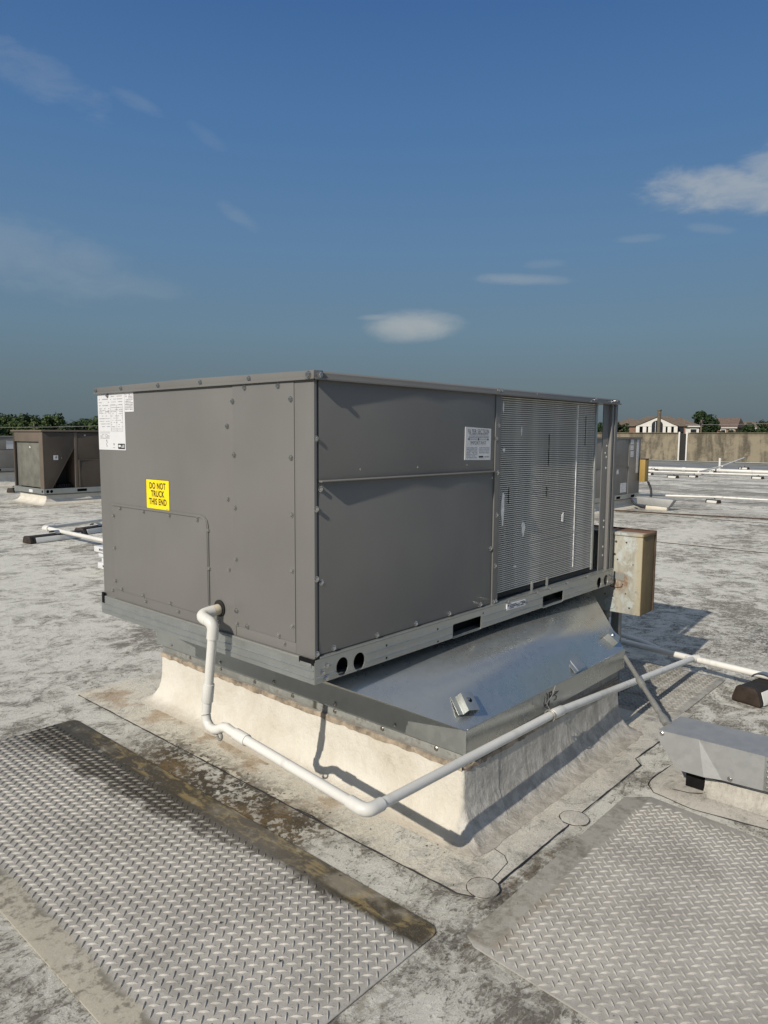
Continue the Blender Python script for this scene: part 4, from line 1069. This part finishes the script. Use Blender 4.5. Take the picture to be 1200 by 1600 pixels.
for k, (y, z, w, h) in enumerate(((11.50, .80, .05, .12), (11.49, .55, .04, .16), (11.90, 1.0, .04, .02))):
    B().prism([(y-w, z), (y, z-h), (y+w*.7, z+.1*h), (y+.02, z+h)], 'x', bx0+.0425, bx0+.0448).build('coil_scuff', M['dent'] if k == 2 else M['galv_old'], bu)
B().prism([(bx0, by0), (bx0+.02, by0), (bx0+.02, by0+.15), (bx0, by0+.15)], 'z', .286, 1.262).build('corner_post', M['brown_lt'], bu, .003)
B().box(bx0, by1-.05, .286, bx0+.03, by1, 1.262).build('corner_post', M['brown'], bu, .003)
B().box(bx0+.09, by0+.34, .286, bx0+.12, by1-.02, 1.26).build('inner_wall', M['black'], bu)
tri = [(bx0+.021, 1.262), (4.60, 1.262), (4.60, 1.02), (4.175, .288), (bx0+.021, .288)]
B().prism(tri, 'y', by0, by0+.012).build('side_panel', M['brown'], bu, .002)
B().prism([(4.60, 1.02), (4.175, .288), (4.19, .288), (4.612, 1.015)], 'y', by0-.002, by0+.03).build('panel_fold', M['brown'], bu)
B().poly([(4.15, by0+.05, .288), (4.60, by0+.05, 1.06), (4.60, by0+.34, 1.06), (4.15, by0+.34, .288)]).build('slanted_coil', M['fin'], bu)
B().box(4.10, by0+.35, .288, 4.62, by0+.37, 1.26).build('recess_back', M['black'], bu)
b = B()
for k in range(9): b.box(4.23+k*.04, by0+.10, .288, 4.255+k*.04, by0+.2, .33+rnd.uniform(0, .05))
b.build('debris', M['black'], bu, kind='stuff')
B().box(4.60, by0-.004, .286, 4.655, by0+.36, 1.262).build('divider_post', M['brown_lt'], bu, .003)
B().box(4.66, by0, .78, bx1, by0+.012, 1.255).build('upper_panel', M['brown'], bu, .003)
lw = B().box(4.66, by0-.006, .290, bx1, by0+.006, .772).build('lower_panel', M['brown'], bu, .003)
B().box(4.665, by0-.014, .300, 4.683, by0-.006, .770).build('panel_edge', M['brown_lt'], lw)  # lighter strips paint in the highlights along the panel edges
B().box(4.665, by0-.014, .771, bx1, by0-.004, .782).build('panel_edge', M['brown_lt'], lw)
B().box(4.72, by0-.004, 1.19, bx1, by0-.0005, 1.20).build('panel_edge', M['brown_lt'], bu)
B().box(bx1-.03, by0+.02, .286, bx1, by1-.02, 1.262).build('end_panel', M['brown'], bu, .003)
B().box(bx0+.03, by1-.03, .286, bx1-.03, by1-.01, 1.262).build('rear_panel', M['brown'], bu, .003)
wq = B().box(4.225, by0-.003, .785, 4.305, by0-.0005, .865).build('warning_label', M['label'], bu)
B().prism([(4.27, .855), (4.25, .825), (4.268, .825), (4.258, .797), (4.288, .835), (4.268, .835), (4.285, .855)], 'y', by0-.0042, by0-.0028).build('bolt_symbol', M['ink'], wq)
for (x, z) in ((4.25, .91), (4.32, .93), (4.22, .74), (4.27, .70), (4.33, .74), (4.36, .81), (4.18, .80), (4.36, .90), (4.30, .66)):
    inst(SCS, 'screw', bu, (x, by0, z), RY)
B().box(4.78, by0-.008, 1.20, 4.81, by0, 1.23).build('latch', M['galv'], bu)

gu = thing('rooftop_air_conditioner', 'grey rooftop unit at the left edge partly hidden by the brown unit', 'air conditioner', (5.6, 17, .2))
gc = thing('roof_curb', 'grey white flashed roof curb at the left edge behind the brown unit', 'roof curb', (5.6, 17, 0))
small_curb(gc, 4.70, 16.5, 6.4, 17.5, .33, .12)
B().box(4.62, 16.44, .36, 6.5, 17.6, .43).build('base_rail', M['galv_old'], gu, .004)
for x in (5.05, 5.75): B().box(x, 16.432, .37, x+.2, 16.4395, .42).build('fork_slot', M['hole'], gu)
B().box(4.62, 16.46, .431, 6.5, 17.58, .86).build('lower_panel', M['unit2'], gu, .004)
B().box(4.62, 16.45, .865, 6.5, 17.58, 1.155).build('upper_panel', M['unit2'], gu, .004)
B().box(4.60, 16.42, 1.156, 6.52, 17.62, 1.18).build('lid', M['unit2'], gu, .004)
for x0, x1, z0, z1 in ((5.05, 5.215, .88, 1.08), (5.40, 5.56, .88, 1.07)): B().box(x0, 16.446, z0, x1, 16.4495, z1).build('notice_label', M['label'], gu)

ru = thing('rooftop_air_conditioner', 'grey rooftop unit with white labels seen past the right corner of the large unit', 'air conditioner', (10.5, 4.4, .2))
rc = thing('roof_curb', 'low grey white roof curb beneath the labelled grey unit at right', 'roof curb', (10.5, 4.4, 0))
ry = 3.76
small_curb(rc, 9.45, ry+.05, 11.15, 4.9, .16, .12)
rr_ = B().plate(rect(9.35, .185, 11.29, .262), [rrect(10.33, .195, 10.50, .24, .008), rrect(10.92, .195, 11.09, .24, .008)], 'y', ry-.012, ry).build('base_rail', M['galv'], ru)
B().box(9.35, ry+.03, .185, 11.28, 5.0, .26).build('slot_shade', M['hole'], ru)  # black filler painting the shade seen through the rail slots
B().box(9.36, ry, .263, 10.775, ry+.03, .735).build('lower_panel', M['unit2'], ru, .004)
B().box(9.36, ry, .750, 10.775, ry+.03, 1.215).build('upper_panel', M['unit2'], ru, .004)
B().box(9.36, ry-.012, .735, 10.775, ry+.02, .749).build('panel_ledge', M['unit2'], ru, .002)
B().box(10.79, ry-.006, .263, 11.27, ry+.03, 1.215).build('access_panel', M['unit2'], ru, .004)
B().box(9.36, ry+.031, .263, 11.27, 5.0, 1.21).build('cabinet', M['unit2'], ru, .004)
B().box(9.33, ry-.02, 1.216, 11.30, 5.03, 1.243).build('lid', M['unit2'], ru, .004)
for x0, x1, z0, z1, y in ((10.84, 10.96, 1.12, 1.20, ry-.008), (10.84, 10.96, 1.02, 1.10, ry-.008), (10.85, 10.97, .90, 1.0, ry-.008), (11.10, 11.19, .62, 1.20, ry-.008), (10.50, 10.73, .30, .46, ry-.002), (10.33, 10.40, .62, .70, ry-.002)):
    q = B().box(x0, y-.002, z0, x1, y, z1).build('notice_label', M['label'], ru)
    lines('y', y-.0021, x0+.01, x1-.01, z0+.01, z1-.01, max(2, int((z1-z0)/.03)), .008, q, 'ink_grey', .25)
rb_ = thing('disconnect_box', 'small yellow electrical disconnect box on the side of the labelled grey unit', 'electrical box', (11.36, 3.68, .6))
B().box(11.20, 3.63, .46, 11.36, 3.73, .85).build('enclosure', MatB('yellow enamel').set((.30, .20, .055), rough=.5), rb_, .006)
B().box(11.195, 3.625, .851, 11.365, 3.735, .866).build('enclosure_lid', M['rustbrown'], rb_, .003)
kb_ = thing('power_cable', 'black flexible cable drooping from the small yellow box to the roof curb', 'cable', (11.4, 3.6, .3))
B().tube([(11.33, 3.62, .46), (11.37, 3.58, .34), (11.33, 3.55, .24), (11.20, 3.52, .13), (11.02, 3.5, .06), (10.88, 3.52, .04), (10.80, 3.62, .09), (10.86, 3.70, .15)], .020, 10).build('cable_run', M['cable'], kb_, smooth=True)
h2 = thing('pipe_hood', 'small grey sheet metal hood on the roof beside the labelled grey unit', 'pipe hood', (11.1, 3.3, 0))
B().prism([(3.66, .215), (3.06, .195), (3.02, .185), (3.10, .06), (3.64, .09)], 'x', 10.95, 11.12).build('hood_shell', M['galv_hood'], h2, .004)
h3 = thing('small_pipe_curb', 'small cream pipe curb under the far grey metal hood', 'pipe curb', (11.0, 3.25, 0))
B().box(10.96, 3.13, .0, 11.14, 3.5, .07).build('curb_body', M['membrane'], h3, .01)

# ------------------------------------------------------------------ trees and houses beyond
def tree_proto(label, h, rad, n, mat, loc, leaf=.25, group=None, seed=1, squash=1.0, name='tree'):
    rn = random.Random(seed)
    t = thing(name, label, 'tree', (0, 0, 0), group)
    b = B().tube([(0, 0, -.3), (.05, .02, h*.3), (-.03, .05, h*.6)], [rad*.11, rad*.08, rad*.04], 8)
    for k in range(5):
        a = rn.uniform(0, 6.28); b.tube([(0, 0, h*(.25+.07*k)), (math.cos(a)*rad*.3, math.sin(a)*rad*.3, h*(.45+.06*k)), (math.cos(a)*rad*.6, math.sin(a)*rad*.6, h*(.55+.07*k))], [rad*.05, rad*.03, rad*.012], 6)
    b.build('trunk', M['bark'], t, smooth=True)
    vs_, fs = [], []
    cl = []
    for k in range(26):
        a = rn.uniform(0, 6.28); e = rn.uniform(-.75, 1.0); rr = rn.uniform(.45, .82)
        cl.append((math.cos(a)*rr*rad*math.sqrt(max(0, 1-e*e*.75)), math.sin(a)*rr*rad*math.sqrt(max(0, 1-e*e*.75)), h*.60+e*h*.32*squash, rad*rn.uniform(.22, .42)))
    for i in range(n):
        cx, cy, cz, cr = rn.choice(cl)
        d = Vector((rn.gauss(0, 1), rn.gauss(0, 1), rn.gauss(0, 1))).normalized()*cr*rn.uniform(.55, 1.05)
        p = Vector((cx, cy, cz))+d*1.0; p.z = max(p.z, h*.08)
        n_ = (d.normalized()+Vector((rn.uniform(-.7, .7), rn.uniform(-.7, .7), rn.uniform(-.3, .9)))).normalized()
        a = n_.orthogonal().normalized(); c = n_.cross(a); s = leaf*rn.uniform(.5, 1.1); k0 = len(vs_)
        vs_ += [p-a*s-c*s*.5, p+a*s*.2-c*s*.7, p+a*s+c*s*.3, p-a*s*.1+c*s*.7]; fs.append((k0, k0+1, k0+2, k0+3))
    me = bpy.data.meshes.new('crown'); me.from_pydata(vs_, [], fs); me.materials.append(mat)
    o = bpy.data.objects.new('crown', me); link(o); o.parent = t
    t.location = loc; return t
def at(azd, dist, z=None):
    x, y = CAMX+dist*math.cos(azd), CAMY+dist*math.sin(azd); return (x, y, terrain_z(x, y) if z is None else z)
TG = 'leafy trees in the far tree line at left'
TL = 'leafy green tree in the far tree line on the left'
tp = [tree_proto(TL, 4.3, 2.7, 2600, M['leaf'], at(1.215, 118), seed=3, group=TG), tree_proto(TL, 4.0, 3.0, 2600, M['leaf_dk'], at(1.19, 122), seed=5, group=TG),
      tree_proto(TL, 4.9, 2.3, 2200, M['leaf'], at(1.158, 116), seed=9, group=TG)]
k = 0
for a in [1.27+.021*i for i in range(4)] + [1.245, 1.232, 1.203, 1.176, 1.143, 1.125, 1.108, 1.09, 1.07, 1.05, 1.03, 1.01, .985, .96, .93]:
    for row in range(2):
        d = 113+row*9+rnd.uniform(-3, 3)
        dup(tp[k % 3], at(a+row*.009+rnd.uniform(-.003, .003), d), rnd.uniform(0, 6), rnd.uniform(.78, 1.0)); k += 1
tree_proto('large round dark green tree behind the parapet right of the houses', 5.4, 2.75, 3600, M['leaf_dk'], at(.316, 150, .3), seed=11, leaf=.26, squash=1.2)
sb = tree_proto('dark bushy tree standing close to the right edge above the parapet', 3.7, 2.4, 2400, M['leaf_dk'], at(.2585, 140, .2), seed=13, leaf=.26)
dup(sb, at(.288, 142, -.2), 1.0, .72, 'low dark bush just right of the large round tree')
dup(sb, at(.274, 150, -.2), 2.0, .72, 'low dark bush between the other bushes above the parapet')
dup(sb, at(.229, 140, .1), 3.0, .75, 'dark bush at the right edge of the picture above the parapet')
dup(sb, at(.418, 130, .6), 4.0, .8, 'dark tree left of the white gabled house')
dup(sb, at(.435, 133, .6), 5.0, .9, 'dark tree farthest left of the white gabled house beside the corner post')

def local(loc, rz):
    m = Matrix.Rotation(rz, 4, 'Z'); m.translation = loc; return m
def hpart(b, name, mat, parent, bevel=0): return b.build(name, mat, parent, bevel)
def hip_house(label, azd, dist, w, dpt, zb, ze, zr, wall, roofm, rz=0.0, nwin=3, gable=False):
    x, y, _ = at(azd, dist)
    t = thing('house', label, 'house', (0, 0, 0))
    hpart(B().box(-w/2, 0, zb, w/2, dpt, ze), 'wall', wall, t)
    o = .4
    b = B()
    P = [(-w/2-o, -o, ze), (w/2+o, -o, ze), (w/2+o, dpt+o, ze), (-w/2-o, dpt+o, ze)]; rid = [(-w/2+dpt*(.0 if gable else .45), dpt/2, zr), (w/2-dpt*(.0 if gable else .45), dpt/2, zr)]
    for f in ((P[0], P[1], rid[1], rid[0]), (P[2], P[3], rid[0], rid[1]), (P[1], P[2], rid[1]), (P[3], P[0], rid[0]), (P[3], P[2], P[1], P[0])): b.poly(f)
    hpart(b, 'roof', roofm, t)
    hpart(B().box(-w/2-o, -o-.05, ze-.18, w/2+o, -o+.05, ze+.02), 'fascia', M['white'], t)
    for i in range(nwin):
        cx = -w/2+w*(i+.5)/nwin
        f = hpart(B().box(cx-.6, -.06, ze-1.7, cx+.6, .02, ze-.45), 'window', M['white'], t)
        hpart(B().box(cx-.48, -.08, ze-1.58, cx+.48, -.062, ze-.57), 'pane', M['glass'], f)
    t.location = (x, y, 0); t.rotation_euler = (0, 0, azd-math.pi/2+rz); return t

# white gabled house
gx, gy, _ = at(.3715, 100)
wh = thing('house', 'white gabled house with arched window, porch posts and brown roof above the parapet', 'house', (0, 0, 0))
hpart(B().box(-3.9, 0.2, -1, 3.9, 8, 2.35), 'wall', M['brick'], wh)
b = B(); o = .4
P = [(-4.3, -.1, 2.35), (4.3, -.1, 2.35), (4.3, 8.4, 2.35), (-4.3, 8.4, 2.35)]; rid = [(-1.6, 4.1, 3.9), (1.9, 4.1, 3.9)]
for f in ((P[0], P[1], rid[1], rid[0]), (P[2], P[3], rid[0], rid[1]), (P[1], P[2], rid[1]), (P[3], P[0], rid[0]), (P[3], P[2], P[1], P[0])): b.poly(f)
hpart(b, 'roof', M['shingle'], wh)
hpart(B().prism([(-2.9, 2.45), (2.7, 2.45), (0, 3.72)], 'y', -1.6, -1.35), 'gable', M['white'], wh)
b = B()
b.prism([(-3.1, 2.42), (0, 3.86), (2.9, 2.42), (2.65, 2.42), (0, 3.70), (-2.85, 2.42)], 'y', -1.75, 3.5); hpart(b, 'gable_roof', M['shingle'], wh)
hpart(B().box(-2.9, -1.65, 2.30, 2.7, -1.30, 2.46), 'porch_beam', M['white'], wh)
for x in (-2.7, -1.75, -1.0, .9, 1.65, 2.5): hpart(B().box(x-.22, -1.62, -.5, x+.28, -1.3, 2.30), 'porch_post', M['white'], wh, .02)
hpart(B().box(-2.4, .10, 1.0, 2.3, .19, 2.35), 'porch_shade', M['glass'], wh)
w_ = hpart(B().prism([(-.75, 1.2), (.75, 1.2), (.75, 2.55)]+[(.75*math.cos(R(a)), 2.55+.62*math.sin(R(a))) for a in range(15, 180, 15)]+[(-.75, 2.55)], 'y', -1.72, -1.66), 'arched_window', M['glass'], wh)
b = B()
for x in (-.27, .23): b.box(x, -1.75, 1.2, x+.06, -1.722, 3.0)
hpart(b, 'mullion', M['white'], w_)
hpart(B().box(2.9, -.1, 1.5, 3.6, .19, 2.2), 'window', M['glass'], wh)
wh.location = (gx, gy, .62); wh.rotation_euler = (0, 0, .376-math.pi/2); wh.scale = (.87, .87, .87)
ps = thing('pole', 'thick weathered wooden post standing in front of the white gabled house', 'pole', at(.3695, 88))
px_, py_, pz_ = at(.3695, 88)
B().tube([(px_, py_, pz_), (px_, py_, 4.25)], [.22, .19], 10).build('shaft', M['wood'], ps, smooth=True)
B().box(px_-.2, py_-.2, 4.25, px_+.2, py_+.2, 4.36).build('cap', M['wood'], ps, .02)
hip_house('house with white dormer and brown roof between the gabled house and the round tree', .341, 140, 5.5, 6, -1, 3.3, 4.9, M['white'], M['shingle'], .2)
hip_house('reddish roofed house just right of the large round tree', .294, 185, 5.5, 6, -1, 3.6, 5.8, M['brick'], M['shingle2'], -.3, gable=True)
hip_house('tan far house left of the white gabled house', .402, 150, 8, 8, -1, 3.4, 5.0, M['white'], M['shingle'], .1)
for i, (a, d, w, ml, lb) in enumerate(((.276, 250, 13, 'white', 'first far pale house in the row right of the round tree'), (.250, 262, 14, 'tanwall', 'tan far house in the middle of the row above the bushes'),
                                    (.232, 250, 12, 'white', 'far pale house near the right edge above the parapet'), (.214, 265, 12, 'brick', 'far brick house at the right edge of the picture'),
                                    (.318, 270, 14, 'tanwall', 'far tan house behind the large round tree'), (.345, 260, 15, 'tanwall', 'far brown roofed house behind the white dormer house'))):
    hip_house(lb, a, d, w, 8, -1, 4.3, 6.3, M[ml], (M['shingle'], M['shingle2'])[i % 2], (-.2, .15, .3, -.1, 0, .2)[i], 4)
for a, d, hgt, lb in ((.3195, 105, 3.6, 'thin utility pole in front of the large round tree'), (1.180, 105, 2.6, 'thin utility pole before the tree line at left')):
    x, y, z = at(a, d); t = thing('utility_pole', lb, 'utility pole', (x, y, z))
    B().tube([(x, y, z), (x, y, hgt)], .12, 8).build('shaft', M['wood'], t, smooth=True)
    B().box(x-.6, y-.06, hgt-.5, x+.6, y+.06, hgt-.38).build('crossarm', M['wood'], t)
pl = thing('power_line', 'thin overhead power line sagging across the far right sky', 'power line', at(.3, 105, 3.4))
a0, a1 = Vector(at(.36, 105, 3.0)), Vector(at(.15, 118, 4.4))
B().tube([a0.lerp(a1, i/16)-Vector((0, 0, .5*math.sin(math.pi*i/16))) for i in range(17)], .022, 5).build('wire', M['ink_grey'], pl)
pl = thing('power_line', 'thin overhead power line in front of the tree line at left', 'power line', at(1.2, 104, 2.4))
a0, a1 = Vector(at(1.30, 112, 2.0)), Vector(at(1.0, 104, 2.9))
B().tube([a0.lerp(a1, i/16)-Vector((0, 0, .3*math.sin(math.pi*i/16))) for i in range(17)], .025, 5).build('wire', M['ink_grey'], pl)

# ------------------------------------------------------------------ loose grit on the membrane
b = B()
def bit(x, y, s, z0):
    v = [b.bm.verts.new((x+s*rnd.uniform(-1, 1), y+s*rnd.uniform(-1, 1), z0+s*.2*i)) for i in range(5)]
    for f in ((0, 1, 2), (0, 2, 3), (0, 3, 4), (0, 4, 1), (1, 2, 4), (2, 3, 4)): b.bm.faces.new([v[i] for i in f])
for _ in range(240):
    if rnd.random() < .55: x, y = rnd.gauss(.16, .06), rnd.uniform(.0, 1.2)
    else: x, y = rnd.uniform(-.6, 1.2), rnd.uniform(-1.1, 1.2)
    if x > .36 and y > -.25: continue
    onpad = (-.66 < x < .056 and -.40 < y < 1.6) or (.07 < x < 1.03 and y < -.47)
    bit(x, y, rnd.uniform(.0015, .0045), .0072 if onpad else .0045)
for _ in range(26): bit(rnd.uniform(.30, .40), rnd.uniform(-.24, -.05), rnd.uniform(.002, .005), .0045)
b.build('grit', M['ink'], kind='stuff')
